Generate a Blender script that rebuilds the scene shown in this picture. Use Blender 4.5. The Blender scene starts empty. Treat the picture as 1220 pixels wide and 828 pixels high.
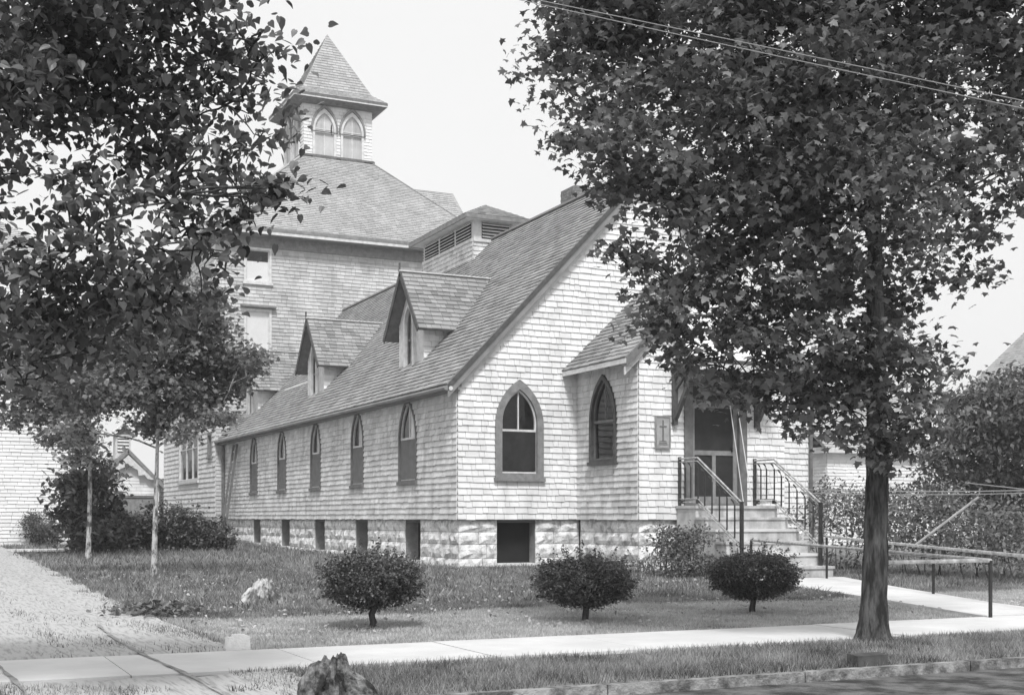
import bpy, math, random
import numpy as np
from mathutils import Vector, Matrix, noise as mnoise
from mathutils.geometry import tessellate_polygon
random.seed(7); RNG = np.random.default_rng(7)
SC = bpy.context.scene; COL = SC.collection
R = math.radians

# ------------------------------------------------------------------ camera
EYE = 1.0
YAW = 25.4
cd = bpy.data.cameras.new('camera'); cam = bpy.data.objects.new('camera', cd); COL.objects.link(cam)
cam.location = (0, 0, EYE); cam.rotation_euler = (R(90), 0, R(-YAW))
cd.sensor_width = 36; cd.lens = 36 * 1515 / 1220
cd.shift_x = 0; cd.shift_y = (617 - 414) / 1220
cd.clip_start = 0.1; cd.clip_end = 3000
SC.camera = cam
# ------------------------------------------------------------------ light
SUN_EL, SUN_AZ = 52, -20           # elevation; degrees east of the chapel's front normal
w = bpy.data.worlds.new('World'); SC.world = w; w.use_nodes = True
nt = w.node_tree; nt.nodes.clear()
sky = nt.nodes.new('ShaderNodeTexSky'); sky.sky_type = 'NISHITA'; sky.sun_disc = False
sky.sun_elevation = R(SUN_EL); sky.sun_rotation = R(180 - SUN_AZ)
sky.air_density = 1.0; sky.dust_density = 4.0
bw = nt.nodes.new('ShaderNodeRGBToBW')
ma = nt.nodes.new('ShaderNodeMath'); ma.operation = 'MULTIPLY_ADD'
ma.inputs[1].default_value = 0.22; ma.inputs[2].default_value = 8.1     # thin bright overcast over the clear sky
nz = nt.nodes.new('ShaderNodeTexNoise'); nz.inputs['Scale'].default_value = 1.6; nz.inputs['Detail'].default_value = 3
mb_ = nt.nodes.new('ShaderNodeMath'); mb_.operation = 'MULTIPLY_ADD'; mb_.inputs[1].default_value = 1.5
bg = nt.nodes.new('ShaderNodeBackground'); bg.inputs['Strength'].default_value = 0.1
out = nt.nodes.new('ShaderNodeOutputWorld')
nt.links.new(sky.outputs[0], bw.inputs[0]); nt.links.new(bw.outputs[0], ma.inputs[0])
nt.links.new(nz.outputs['Fac'], mb_.inputs[0]); nt.links.new(ma.outputs[0], mb_.inputs[2])
nt.links.new(mb_.outputs[0], bg.inputs['Color']); nt.links.new(bg.outputs[0], out.inputs['Surface'])
ld = bpy.data.lights.new('sun', 'SUN'); ld.energy = 3.0; ld.angle = R(10); ld.color = (1, 1, 1)
sun = bpy.data.objects.new('sun', ld); COL.objects.link(sun); sun.location = (5, -5, 30)
to_sun = Vector((math.sin(R(SUN_AZ)) * math.cos(R(SUN_EL)), -math.cos(R(SUN_AZ)) * math.cos(R(SUN_EL)), math.sin(R(SUN_EL))))
sun.rotation_euler = to_sun.to_track_quat('Z', 'Y').to_euler()
SC.view_settings.view_transform = 'Standard'; SC.view_settings.look = 'None'
SC.view_settings.exposure = 0.0; SC.view_settings.gamma = 1.0; SC.view_settings.use_curve_mapping = False

HAZE = 0.0011
# ------------------------------------------------------------------ helpers
CY, SY = math.cos(R(YAW)), math.sin(R(YAW))
def at(u, v, d):
    """a point d metres ahead of the standpoint in the direction of survey reading (u, v)"""
    t = (u - 610) / 1515
    return Vector((d * (t * CY + SY), d * (CY - t * SY), EYE + (617 - v) / 1515 * d))
def smooth(a, b, x):
    t = min(1, max(0, (x - a) / (b - a))); return t * t * (3 - 2 * t)
def gz(x, y):
    z = -0.2 + 0.11 * min(1, max(0, (y - 18) / 7.3)) + 0.2 * min(1, max(0, (y - 25.3) / 20))
    return z - 0.08 * (1 - smooth(7.95, 8.0, y))

def principled(name, col, rough=0.8, spec=0.3, metal=0.0):
    m = bpy.data.materials.new(name); m.use_nodes = True
    b = m.node_tree.nodes['Principled BSDF']
    b.inputs['Base Color'].default_value = (col, col, col, 1); b.inputs['Roughness'].default_value = rough
    b.inputs['Specular IOR Level'].default_value = spec; b.inputs['Metallic'].default_value = metal
    return m
def noisy(name, lo, hi, scale=3.0, detail=6, rough=0.8, bump=0.0, bscale=40, island=0.0, spec=0.3, stretch=(1, 1, 1), stain=0.0, low=0.35, high=0.65):
    """grey material: object-space noise between lo and hi, optional tone per piece, optional streak stains"""
    m = principled(name, 0.5, rough, spec); t = m.node_tree; b = t.nodes['Principled BSDF']
    geo = t.nodes.new('ShaderNodeNewGeometry'); oi = t.nodes.new('ShaderNodeObjectInfo')
    mp = t.nodes.new('ShaderNodeMapping'); mp.inputs['Scale'].default_value = stretch
    t.links.new(geo.outputs['Position'], mp.inputs['Vector'])
    n = t.nodes.new('ShaderNodeTexNoise'); n.inputs['Scale'].default_value = scale; n.inputs['Detail'].default_value = detail
    n.inputs['Roughness'].default_value = 0.65
    t.links.new(mp.outputs[0], n.inputs['Vector'])
    mr = t.nodes.new('ShaderNodeMapRange'); mr.inputs['From Min'].default_value = low; mr.inputs['From Max'].default_value = high
    mr.inputs['To Min'].default_value = lo; mr.inputs['To Max'].default_value = hi
    t.links.new(n.outputs['Fac'], mr.inputs['Value']); val = mr.outputs[0]
    def math_(op, a, bb):
        q = t.nodes.new('ShaderNodeMath'); q.operation = op
        for i, s in enumerate((a, bb)):
            if isinstance(s, (int, float)): q.inputs[i].default_value = s
            else: t.links.new(s, q.inputs[i])
        return q.outputs[0]
    if island:
        r = math_('FRACT', math_('ADD', geo.outputs['Random Per Island'], math_('MULTIPLY', oi.outputs['Random'], 7.31)), 0)
        r = math_('POWER', r, 0.6)
        val = math_('MULTIPLY', val, math_('ADD', math_('MULTIPLY', r, island), 1 - island * 0.75))
    if stain:
        n2 = t.nodes.new('ShaderNodeTexNoise'); n2.inputs['Scale'].default_value = 1.0; n2.inputs['Detail'].default_value = 5
        mp2 = t.nodes.new('ShaderNodeMapping'); mp2.inputs['Scale'].default_value = (5, 5, 0.5)
        t.links.new(geo.outputs['Position'], mp2.inputs['Vector']); t.links.new(mp2.outputs[0], n2.inputs['Vector'])
        m2 = t.nodes.new('ShaderNodeMapRange'); m2.inputs['From Min'].default_value = 0.5; m2.inputs['From Max'].default_value = 0.72
        m2.inputs['To Min'].default_value = 1.0; m2.inputs['To Max'].default_value = 1 - stain
        t.links.new(n2.outputs['Fac'], m2.inputs['Value']); val = math_('MULTIPLY', val, m2.outputs[0])
    cb = t.nodes.new('ShaderNodeCombineColor')
    for i in range(3): t.links.new(val, cb.inputs[i])
    t.links.new(cb.outputs[0], b.inputs['Base Color'])
    if bump:
        n3 = t.nodes.new('ShaderNodeTexNoise'); n3.inputs['Scale'].default_value = bscale; n3.inputs['Detail'].default_value = 4
        t.links.new(mp.outputs[0], n3.inputs['Vector'])
        bp = t.nodes.new('ShaderNodeBump'); bp.inputs['Strength'].default_value = bump; bp.inputs['Distance'].default_value = 0.02
        t.links.new(n3.outputs['Fac'], bp.inputs['Height']); t.links.new(bp.outputs[0], b.inputs['Normal'])
    return m
def leafmat(name, lo, hi, trans=0.35, gloss=0.35, clump=1.2, cw=1.0):
    m = bpy.data.materials.new(name); m.use_nodes = True; t = m.node_tree; t.nodes.clear()
    geo = t.nodes.new('ShaderNodeNewGeometry'); oi = t.nodes.new('ShaderNodeObjectInfo')
    n = t.nodes.new('ShaderNodeTexNoise'); n.inputs['Scale'].default_value = clump; n.inputs['Detail'].default_value = 2
    t.links.new(geo.outputs['Position'], n.inputs['Vector'])
    a = t.nodes.new('ShaderNodeMath'); a.operation = 'MULTIPLY_ADD'; a.inputs[1].default_value = 5.7
    t.links.new(oi.outputs['Random'], a.inputs[0]); t.links.new(geo.outputs['Random Per Island'], a.inputs[2])
    fr = t.nodes.new('ShaderNodeMath'); fr.operation = 'FRACT'; t.links.new(a.outputs[0], fr.inputs[0])
    av = t.nodes.new('ShaderNodeMath'); av.operation = 'ADD'; cwn = t.nodes.new('ShaderNodeMath'); cwn.operation = 'MULTIPLY_ADD'; cwn.inputs[1].default_value = cw * 2 - 1; cwn.inputs[2].default_value = 1 - cw; t.links.new(n.outputs['Fac'], cwn.inputs[0])
    t.links.new(fr.outputs[0], av.inputs[0]); t.links.new(cwn.outputs[0], av.inputs[1])
    mr = t.nodes.new('ShaderNodeMapRange'); mr.inputs['From Min'].default_value = 0.4; mr.inputs['From Max'].default_value = 1.6
    mr.inputs['To Min'].default_value = lo; mr.inputs['To Max'].default_value = hi; t.links.new(av.outputs[0], mr.inputs['Value'])
    cb = t.nodes.new('ShaderNodeCombineColor')
    for i in range(3): t.links.new(mr.outputs[0], cb.inputs[i])
    d = t.nodes.new('ShaderNodeBsdfPrincipled'); d.inputs['Roughness'].default_value = 0.45; d.inputs['Specular IOR Level'].default_value = gloss
    tr = t.nodes.new('ShaderNodeBsdfTranslucent'); mx = t.nodes.new('ShaderNodeMixShader'); mx.inputs[0].default_value = trans
    t.links.new(cb.outputs[0], d.inputs['Base Color']); t.links.new(cb.outputs[0], tr.inputs['Color'])
    o = t.nodes.new('ShaderNodeOutputMaterial')
    t.links.new(d.outputs[0], mx.inputs[1]); t.links.new(tr.outputs[0], mx.inputs[2]); t.links.new(mx.outputs[0], o.inputs['Surface'])
    return m
def glassmat():
    m = bpy.data.materials.new('window_glass'); m.use_nodes = True; t = m.node_tree; t.nodes.clear()
    tr = t.nodes.new('ShaderNodeBsdfTransparent'); tr.inputs[0].default_value = (.94, .94, .94, 1)
    g = t.nodes.new('ShaderNodeBsdfGlossy'); g.inputs['Roughness'].default_value = 0.04; g.inputs['Color'].default_value = (.6, .6, .6, 1)
    n = t.nodes.new('ShaderNodeTexNoise'); n.inputs['Scale'].default_value = 1.5
    bp = t.nodes.new('ShaderNodeBump'); bp.inputs['Strength'].default_value = 0.3; bp.inputs['Distance'].default_value = 0.08
    t.links.new(n.outputs['Fac'], bp.inputs['Height']); t.links.new(bp.outputs[0], g.inputs['Normal'])
    lw = t.nodes.new('ShaderNodeLayerWeight'); pw = t.nodes.new('ShaderNodeMath'); pw.operation = 'POWER'; pw.inputs[1].default_value = 4.0; t.links.new(lw.outputs['Facing'], pw.inputs[0])
    f = t.nodes.new('ShaderNodeMath'); f.operation = 'MULTIPLY_ADD'; f.inputs[1].default_value = .7; f.inputs[2].default_value = .07; t.links.new(pw.outputs[0], f.inputs[0])
    mx = t.nodes.new('ShaderNodeMixShader'); o = t.nodes.new('ShaderNodeOutputMaterial')
    t.links.new(f.outputs[0], mx.inputs[0]); t.links.new(tr.outputs[0], mx.inputs[1]); t.links.new(g.outputs[0], mx.inputs[2])
    t.links.new(mx.outputs[0], o.inputs['Surface']); return m

M = dict(
    wall=noisy('white_painted_wall_shingle', .70, .88, 2.2, 6, .85, .2, 60, island=.16, stain=.12),
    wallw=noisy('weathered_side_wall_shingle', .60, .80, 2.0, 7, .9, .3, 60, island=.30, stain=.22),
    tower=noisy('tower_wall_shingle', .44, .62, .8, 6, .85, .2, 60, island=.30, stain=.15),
    pale=noisy('neighbour_wall_shingle', .72, .86, .5, 4, .85, .2, 60, island=.14),
    roof=noisy('weathered_roof_shingle', .27, .35, 1.0, 6, .9, .4, 70, island=.5),
    proof=noisy('pale_roof_shingle', .37, .46, 1.0, 5, .9, .3, 70, island=.3),
    core=noisy('wall_sheathing', .10, .16, 2), soffit=noisy('grey_soffit_board', .20, .28, 2, bump=.1),
    trim=noisy('grey_painted_trim', .18, .28, 6, 5, .6, .15, 80), dtrim=noisy('dark_painted_trim', .06, .11, 6, 5, .6, .15, 80),
    wtrim=noisy('white_painted_trim', .55, .74, 6, 5, .6, .1, 80), mtrim=noisy('mid_grey_painted_trim', .12, .19, 6, 5, .6, .15, 80),
    stone=noisy('rock_faced_limestone', .45, .92, 5, 8, .95, .8, 30, island=.22, stain=.2, low=.36, high=.55),
    cap=noisy('concrete_step', .38, .62, 3, 8, .9, .3, 60, stain=.35), mortar=noisy('mortar', .22, .32, 6, 5, .95, .5, 50),
    walk=noisy('pale_concrete_sidewalk', .56, .70, 1.0, 8, .9, .2, 90), iron=noisy('black_iron', .015, .035, 8, 4, .45, .1, 60, spec=.5),
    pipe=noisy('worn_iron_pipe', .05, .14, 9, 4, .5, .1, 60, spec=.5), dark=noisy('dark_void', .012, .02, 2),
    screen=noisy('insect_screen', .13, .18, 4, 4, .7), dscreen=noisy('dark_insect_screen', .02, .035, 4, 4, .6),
    curtain=noisy('white_curtain', .8, .92, 5, 3, .9), shade=noisy('white_roller_shade', .84, .92, 1, 3, .9),
    glass=glassmat(), bark=noisy('maple_bark', .025, .13, 16, 8, .95, 1.0, 60, stretch=(1, 1, .2), low=.4, high=.62),
    palebark=noisy('pale_young_bark', .09, .50, 11, 6, .9, .8, 40, stretch=(1, 1, .5), low=.42, high=.55),
    leaf=leafmat('maple_leaf', .03, .30, .35, .5), leafl=leafmat('large_near_leaf', .035, .26, .35, .5),
    leafy=leafmat('young_tree_leaf', .06, .42, .4, .5), bush=leafmat('clipped_bush_leaf', .04, .24, .25, .4, 3),
    shrub=leafmat('shrub_leaf', .035, .24, .3, .4, 1.5), hedge=leafmat('vine_leaf', .06, .30, .35, .4, .8),
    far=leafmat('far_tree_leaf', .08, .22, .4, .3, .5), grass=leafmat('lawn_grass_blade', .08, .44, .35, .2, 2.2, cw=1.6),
    shortgrass=leafmat('short_grass_blade', .34, .75, .35, .2, 2.5, cw=1.3),  # paler tone for the shorter blades beside the sidewalk
    litter=leafmat('fallen_dry_leaf', .25, .6, .2, .2, 3),
    soil=noisy('lawn_soil', .14, .26, 2.5, 8, .95, .6, 40), dirt=noisy('pale_packed_dirt', .40, .66, 1.2, 9, .95, .5, 25),
    road=noisy('oiled_macadam_road', .04, .17, 3.0, 10, .9, 1.0, 45, low=.4, high=.6), rock=noisy('weathered_boulder', .10, .5, 4, 9, .9, 1.0, 14),
    curb=noisy('stained_curb_stone', .10, .36, 6, 8, .95, .8, 40, island=.4, low=.4, high=.6), mud=noisy('dark_track_mud', .20, .38, 8, 6, .95, .8, 40),
    glintpipe=noisy('painted_glint_pipe', .22, .55, 12, 5, .5, .2, 60, spec=.5), wire=principled('galvanised_wire', .34, .5), brick=noisy('chimney_brick', .16, .3, 10, 5, .9, .3, 60, island=.4),  # pipe rails: their top highlights are put into a brighter colour
    wood=noisy('bare_weathered_wood', .3, .5, 5, 6, .85, .3, 40), plaque=noisy('cast_bronze_plaque', .3, .42, 9, 5, .6, .2, 60),
)
# ruts: darker grassy streaks that run along the driveway
def drivemat():
    m = noisy('rutted_pale_dirt', .27, .46, 6, 10, .95, .2, 60, stretch=(4.5, .45, 1), low=.36, high=.52)
    return m
M['drive'] = drivemat()

def tag(o, label=None, cat=None, group=None, kind=None):
    if label: o['label'] = label
    if cat: o['category'] = cat
    if group: o['group'] = group
    if kind: o['kind'] = kind
    return o
def empty(name, loc, label=None, cat=None, group=None, rz=0):
    o = bpy.data.objects.new(name, None); COL.objects.link(o); o.location = loc; o.rotation_euler = (0, 0, rz)
    o.empty_display_size = .3
    return tag(o, label, cat, group)
def root_loc(p):
    v = Vector((0, 0, 0))
    while p: v += p.location; p = p.parent
    return v
def link(name, me, mat, parent=None, loc=None):
    if mat and not me.materials: me.materials.append(mat)
    o = bpy.data.objects.new(name, me); COL.objects.link(o)
    if parent: o.parent = parent
    if loc is not None: o.location = loc
    return o
class MB:
    """collects faces in world coordinates, then links them as ONE mesh object"""
    def __init__(s): s.v = []; s.f = []
    def face(s, pts):
        n = len(s.v); s.v += [tuple(p) for p in pts]; s.f.append(tuple(range(n, n + len(pts))))
    def hexa(s, p):          # p: 8 points, 0-3 bottom ring, 4-7 top ring
        n = len(s.v); s.v += [tuple(q) for q in p]
        for q in ((3, 2, 1, 0), (4, 5, 6, 7), (0, 1, 5, 4), (1, 2, 6, 5), (2, 3, 7, 6), (3, 0, 4, 7)): s.f.append(tuple(n + i for i in q))
        return s
    def box(s, x0, x1, y0, y1, z0, z1):
        s.hexa([(x0, y0, z0), (x1, y0, z0), (x1, y1, z0), (x0, y1, z0), (x0, y0, z1), (x1, y0, z1), (x1, y1, z1), (x0, y1, z1)]); return s
    def bar(s, a, b, wx, wy, up=Vector((0, 0, 1))):   # rectangular bar from a to b
        a, b = Vector(a), Vector(b); d = (b - a).normalized(); r = d.cross(up)
        if r.length < 1e-4: r = Vector((1, 0, 0))
        r.normalize(); q = r.cross(d).normalized(); r *= wx / 2; q *= wy / 2
        s.hexa([a - r - q, a + r - q, a + r + q, a - r + q, b - r - q, b + r - q, b + r + q, b - r + q]); return s
    def tube(s, pts, rad, n=8, cap=True):
        pts = [Vector(p) for p in pts]; base = len(s.v)
        if not hasattr(rad, '__len__'): rad = [rad] * len(pts)
        ref = Vector((0.13, 0.31, 0.94)); 
        for i, p in enumerate(pts):
            d = (pts[min(i + 1, len(pts) - 1)] - pts[max(i - 1, 0)]).normalized()
            if abs(d.dot(ref)) > .97: ref = Vector((1, 0, 0))
            r = d.cross(ref).normalized(); q = d.cross(r)
            for k in range(n):
                an = 2 * math.pi * k / n; s.v.append(tuple(p + (r * math.cos(an) + q * math.sin(an)) * rad[i]))
        for i in range(len(pts) - 1):
            for k in range(n):
                a = base + i * n + k; b = base + i * n + (k + 1) % n
                s.f.append((a, b, b + n, a + n))
        if cap:
            s.f.append(tuple(base + k for k in range(n))[::-1]); s.f.append(tuple(base + (len(pts) - 1) * n + k for k in range(n)))
        return s
    def build(s, name, mat, parent=None, smooth_=False, kind=None, loc=None):
        """loc: origin for a top-level object"""
        o0 = root_loc(parent) if parent else Vector(loc or (0, 0, 0))
        me = bpy.data.meshes.new(name); me.from_pydata([(a - o0.x, b - o0.y, c - o0.z) for a, b, c in s.v], [], s.f); me.update()
        if smooth_:
            me.polygons.foreach_set('use_smooth', [True] * len(me.polygons))
        o = link(name, me, mat, parent)
        if not parent and loc: o.location = loc
        if kind: o['kind'] = kind
        return o

def np_mesh(name, V, F, mat, parent=None, kind=None, smooth_=False, loc=None):
    """V (n,3), F (m,k) constant k"""
    o0 = root_loc(parent) if parent else Vector(loc or (0, 0, 0))
    V = np.asarray(V, dtype=np.float32) - np.array(o0[:], dtype=np.float32)
    me = bpy.data.meshes.new(name); k = F.shape[1]
    me.vertices.add(len(V)); me.vertices.foreach_set('co', V.ravel())
    me.loops.add(F.size); me.loops.foreach_set('vertex_index', F.ravel().astype(np.int32))
    me.polygons.add(len(F)); me.polygons.foreach_set('loop_start', np.arange(0, F.size, k, dtype=np.int32))
    me.polygons.foreach_set('loop_total', np.full(len(F), k, dtype=np.int32))
    me.polygons.foreach_set('use_smooth', np.full(len(F), bool(smooth_), dtype=bool))
    me.update(calc_edges=True)
    o = link(name, me, mat, parent)
    if not parent and loc: o.location = loc
    if kind: o['kind'] = kind
    return o

class Fr:
    """a wall or roof plane: a along U, b along V (up), n outwards"""
    def __init__(s, O, U, V, N=None):
        s.O, s.U, s.V = Vector(O), Vector(U).normalized(), Vector(V).normalized(); s.N = Vector(N).normalized() if N else s.U.cross(s.V)
    def __call__(s, a, b, n=0): return s.O + s.U * a + s.V * b + s.N * n
def inter(poly, b):
    xs = []
    for i in range(len(poly)):
        (a0, b0), (a1, b1) = poly[i], poly[(i + 1) % len(poly)]
        if (b0 <= b) != (b1 <= b): xs.append(a0 + (a1 - a0) * (b - b0) / (b1 - b0))
    xs.sort(); return [(xs[i], xs[i + 1]) for i in range(0, len(xs) - 1, 2)]
def subtract(iv, cuts):
    for c0, c1 in cuts:
        nv = []
        for a, b in iv:
            if c1 <= a or c0 >= b: nv.append((a, b)); continue
            if c0 > a: nv.append((a, c0))
            if c1 < b: nv.append((c1, b))
        iv = nv
    return iv
def shingles(fr, region, holes, ex, wmin, wmax, tk=.033, lap=1.25, store=None):
    """rows of wedge shaped shingles tiling region (convex) minus holes; returned as records"""
    out_ = store if store is not None else []
    b0 = min(p[1] for p in region); b1 = max(p[1] for p in region); b = b0; row = 0
    while b < b1 - .02:
        bt = min(b + ex, b1); mid = (b + bt) / 2
        R0 = inter(region, b + .002) or inter(region, mid); R1 = inter(region, bt - .002) or inter(region, mid); Rm = inter(region, mid)
        if Rm:
            iv = subtract(Rm, sum([inter(h, mid) for h in holes], []))
            for (l, r) in iv:
                a = l; first = True
                nxt = a + random.uniform(.3, 1) * wmax
                while a < r - 1e-3:
                    if r - nxt < wmin * .6: nxt = r
                    last = nxt >= r - 1e-4
                    al0 = al1 = a; ar0 = ar1 = min(nxt, r)
                    if first and abs(l - Rm[0][0]) < 1e-5: al0, al1 = R0[0][0], R1[0][0]
                    if last and abs(r - Rm[-1][1]) < 1e-5: ar0, ar1 = R0[-1][1], R1[-1][1]
                    j = random.uniform(-.009, .009); g = .0042
                    out_.append((fr, al0 + g, ar0 - g, al1 + g, ar1 - g, b - .01 + j, bt + ex * (lap - 1), tk + random.uniform(0, .007), min(al0, al1) == max(al0, al1) and ar0 == ar1))
                    a = nxt; nxt = a + random.uniform(wmin, wmax); first = False
        b += ex; row += 1
    return out_
def shingle_stuff(recs, name, mat, parent):
    V = np.empty((len(recs) * 8, 3), np.float32); F = []
    for i, (fr, l0, r0, l1, r1, b0, b1, tk, _) in enumerate(recs):
        t1 = .003
        p = (fr(l0, b0, 0), fr(r0, b0, 0), fr(r1, b1, 0), fr(l1, b1, 0), fr(l0, b0, tk), fr(r0, b0, tk), fr(r1, b1, t1), fr(l1, b1, t1))
        for k in range(8): V[i * 8 + k] = p[k][:]
    n = np.arange(len(recs))[:, None, None] * 8
    F = np.array([[(4, 5, 6, 7), (0, 1, 5, 4), (1, 2, 6, 5), (3, 0, 4, 7)]]) + n
    return np_mesh(name, V, F.reshape(-1, 4), mat, parent, kind='stuff')
WEDGE = {}
def wedge(mat):
    if mat.name not in WEDGE:
        me = bpy.data.meshes.new('shingle'); me.from_pydata([(0, 0, 0), (1, 0, 0), (1, 1, 0), (0, 1, 0), (0, 0, 1), (1, 0, 1), (1, 1, .2), (0, 1, .2)], [],
            [(4, 5, 6, 7), (0, 1, 5, 4), (1, 2, 6, 5), (3, 0, 4, 7), (0, 3, 2, 1)]); me.materials.append(mat); WEDGE[mat.name] = me
    return WEDGE[mat.name]
def shingle_parts(recs, name, mat, parent):
    me = wedge(mat); o0 = root_loc(parent)
    for (fr, l0, r0, l1, r1, b0, b1, tk, _) in recs:
        o = bpy.data.objects.new(name, me); COL.objects.link(o); o.parent = parent
        p = fr(l0, b0, 0) - o0
        m = Matrix((fr.U * (r0 - l0), fr.V * (b1 - b0), fr.N * tk)).transposed().to_4x4(); m.translation = p
        o.matrix_basis = m
def split(recs, n=300, key=None):
    full = [r for r in recs if r[8]]; rest = [r for r in recs if not r[8]]
    full.sort(key=key); return full[:n], full[n:] + rest
def campos(r):
    p = r[0]((r[1] + r[2]) / 2, (r[5] + r[6]) / 2); d = p.x * SY + p.y * CY; return p, d
def wall_sheet(fr, region, holes, name, mat, parent, n=-.005):
    loops = [[Vector((a, b, 0)) for a, b in region]] + [[Vector((a, b, 0)) for a, b in h] for h in holes]
    tri = tessellate_polygon(loops); flat = [q for l in loops for q in l]
    m = MB(); m.v = [tuple(fr(q.x, q.y, n)) for q in flat]; m.f = [tuple(t) for t in tri]
    return m.build(name, mat, parent)
def lancet(cx, w_, z0, z1, k=7, ratio=1.0):
    """pointed arch outline, counter clockwise; the arcs spring below the point"""
    h = w_ / 2; rr = w_ * ratio; rise = math.sqrt(max(1e-6, rr * rr - (rr - h) ** 2)); zs = z1 - rise
    pts = [(cx - h, z0), (cx + h, z0)]
    amax = math.acos((rr - h) / rr)
    for i in range(k + 1):
        a = amax * i / k; pts.append((cx + h - rr + rr * math.cos(a), zs + rr * math.sin(a)))
    for i in range(k - 1, -1, -1):
        a = amax * i / k; pts.append((cx - h + rr - rr * math.cos(a), zs + rr * math.sin(a)))
    return pts
def rect(cx, w_, z0, z1): return [(cx - w_ / 2, z0), (cx + w_ / 2, z0), (cx + w_ / 2, z1), (cx - w_ / 2, z1)]
def ring(fr, outer, inner, n0, n1, m):
    """solid ring between two outlines with the same number of points, from depth n0 to n1"""
    k = len(outer); b = len(m.v)
    for o_, n in ((outer, n0), (outer, n1), (inner, n1), (inner, n0)): m.v += [tuple(fr(a, z, n)) for a, z in o_]
    for s in range(4):
        for i in range(k):
            j = (i + 1) % k; s2 = (s + 1) % 4
            m.f.append((b + s * k + i, b + s * k + j, b + s2 * k + j, b + s2 * k + i))
    return m
def poly(fr, pts, n, m): m.face([fr(a, z, n) for a, z in pts]); return m
def plate(fr, a0, a1, b0, b1, n0, n1, m):
    m.hexa([fr(a0, b0, n0), fr(a1, b0, n0), fr(a1, b1, n0), fr(a0, b1, n0), fr(a0, b0, n1), fr(a1, b0, n1), fr(a1, b1, n1), fr(a0, b1, n1)]); return m

def lancet_window(fr, cx, w_, z0, z1, parent, mats, name='window', cas=.1, rail=None, proud=.07, curtain=False, lower='screen', label=None, mull=True):
    """part: casing; sub-parts: sash, glass, screen, sill, curtain. Returns the hole outline for the wall."""
    outer = lancet(cx, w_, z0, z1); inner = lancet(cx, w_ - 2 * cas, z0 + cas * .8, z1 - cas * 1.35)
    hole = lancet(cx, w_ - .03, z0 + .015, z1 - .03)
    win = ring(fr, outer, inner, -.11, proud, MB()).build(name, mats[0], parent)
    if label: win['label'] = label
    i2 = lancet(cx, w_ - 2 * cas - .07, z0 + cas * .8 + .035, z1 - cas * 1.35 - .05)
    m = ring(fr, inner, i2, -.05, .0, MB()); ri = rail if rail else z0 + (z1 - z0) * .5
    plate(fr, cx - w_ / 2 + cas + .01, cx + w_ / 2 - cas - .01, ri - .03, ri + .03, -.062, .004, m)
    if mull: plate(fr, cx - .014, cx + .014, ri, z1 - cas * 1.5, -.058, -.02, m)
    m.build('sash', mats[1], win)
    poly(fr, inner, -.03, MB()).build('glass', M['glass'], win)
    if lower:
        ms = M['screen'] if lower == 'screen' else M['dscreen']
        plate(fr, cx - w_ / 2 + cas + .015, cx + w_ / 2 - cas - .015, z0 + cas + .02, ri - .02, .004, .012, MB()).build('screen', ms, win)
    plate(fr, cx - w_ / 2 - .03, cx + w_ / 2 + .03, z0 - .05, z0 + .03, -.05, proud + .035, MB()).build('sill', mats[0], win)
    if curtain:
        m = MB(); N_ = 14
        for i in range(N_):
            a0 = cx - w_ * .1 + (w_ * .42) * i / N_; a1 = cx - w_ * .1 + (w_ * .42) * (i + 1) / N_
            n0 = -.06 + .02 * math.sin(i * 1.7); n1 = -.06 + .02 * math.sin((i + 1) * 1.7)
            top = z1 - .2 - abs((i / N_) - .2) * .55
            m.face([fr(a0, ri - .3, n0), fr(a1, ri - .3, n1), fr(a1, top - .02, n1), fr(a0, top, n0)])
        m.build('curtain', M['curtain'], win)
    # dark room behind the opening
    return hole
def square_window(fr, cx, w_, z0, z1, parent, mats, name='window', cas=.09, shade=0.0, panes=1, rails=True, proud=.06, label=None):
    outer = rect(cx, w_, z0, z1); inner = rect(cx, w_ - 2 * cas, z0 + cas, z1 - cas); hole = rect(cx, w_ - .03, z0 + .015, z1 - .015)
    win = ring(fr, outer, inner, -.11, proud, MB()).build(name, mats[0], parent)
    if label: win['label'] = label
    i2 = rect(cx, w_ - 2 * cas - .07, z0 + cas + .035, z1 - cas - .035); m = ring(fr, inner, i2, -.06, -.012, MB())
    if rails: plate(fr, cx - w_ / 2 + cas + .01, cx + w_ / 2 - cas - .01, (z0 + z1) / 2 - .025, (z0 + z1) / 2 + .025, -.062, .003, m)
    for k in range(1, panes):
        a = cx - w_ / 2 + cas + (w_ - 2 * cas) * k / panes; plate(fr, a - .05, a + .05, z0 + cas + .01, z1 - cas - .01, -.064, .008, m)
    m.build('sash', mats[1], win)
    poly(fr, inner, -.035, MB()).build('glass', M['glass'], win)
    plate(fr, cx - w_ / 2 - .05, cx + w_ / 2 + .05, z0 - .05, z0 + .03, -.05, proud + .04, MB()).build('sill', mats[0], win)
    if shade:
        zt = z0 + (z1 - z0) * shade
        plate(fr, cx - w_ / 2 + cas, cx + w_ / 2 - cas, z0 + cas, zt, -.046, -.042, MB()).build('roller_shade', M['shade'], win)
    return hole

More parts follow.
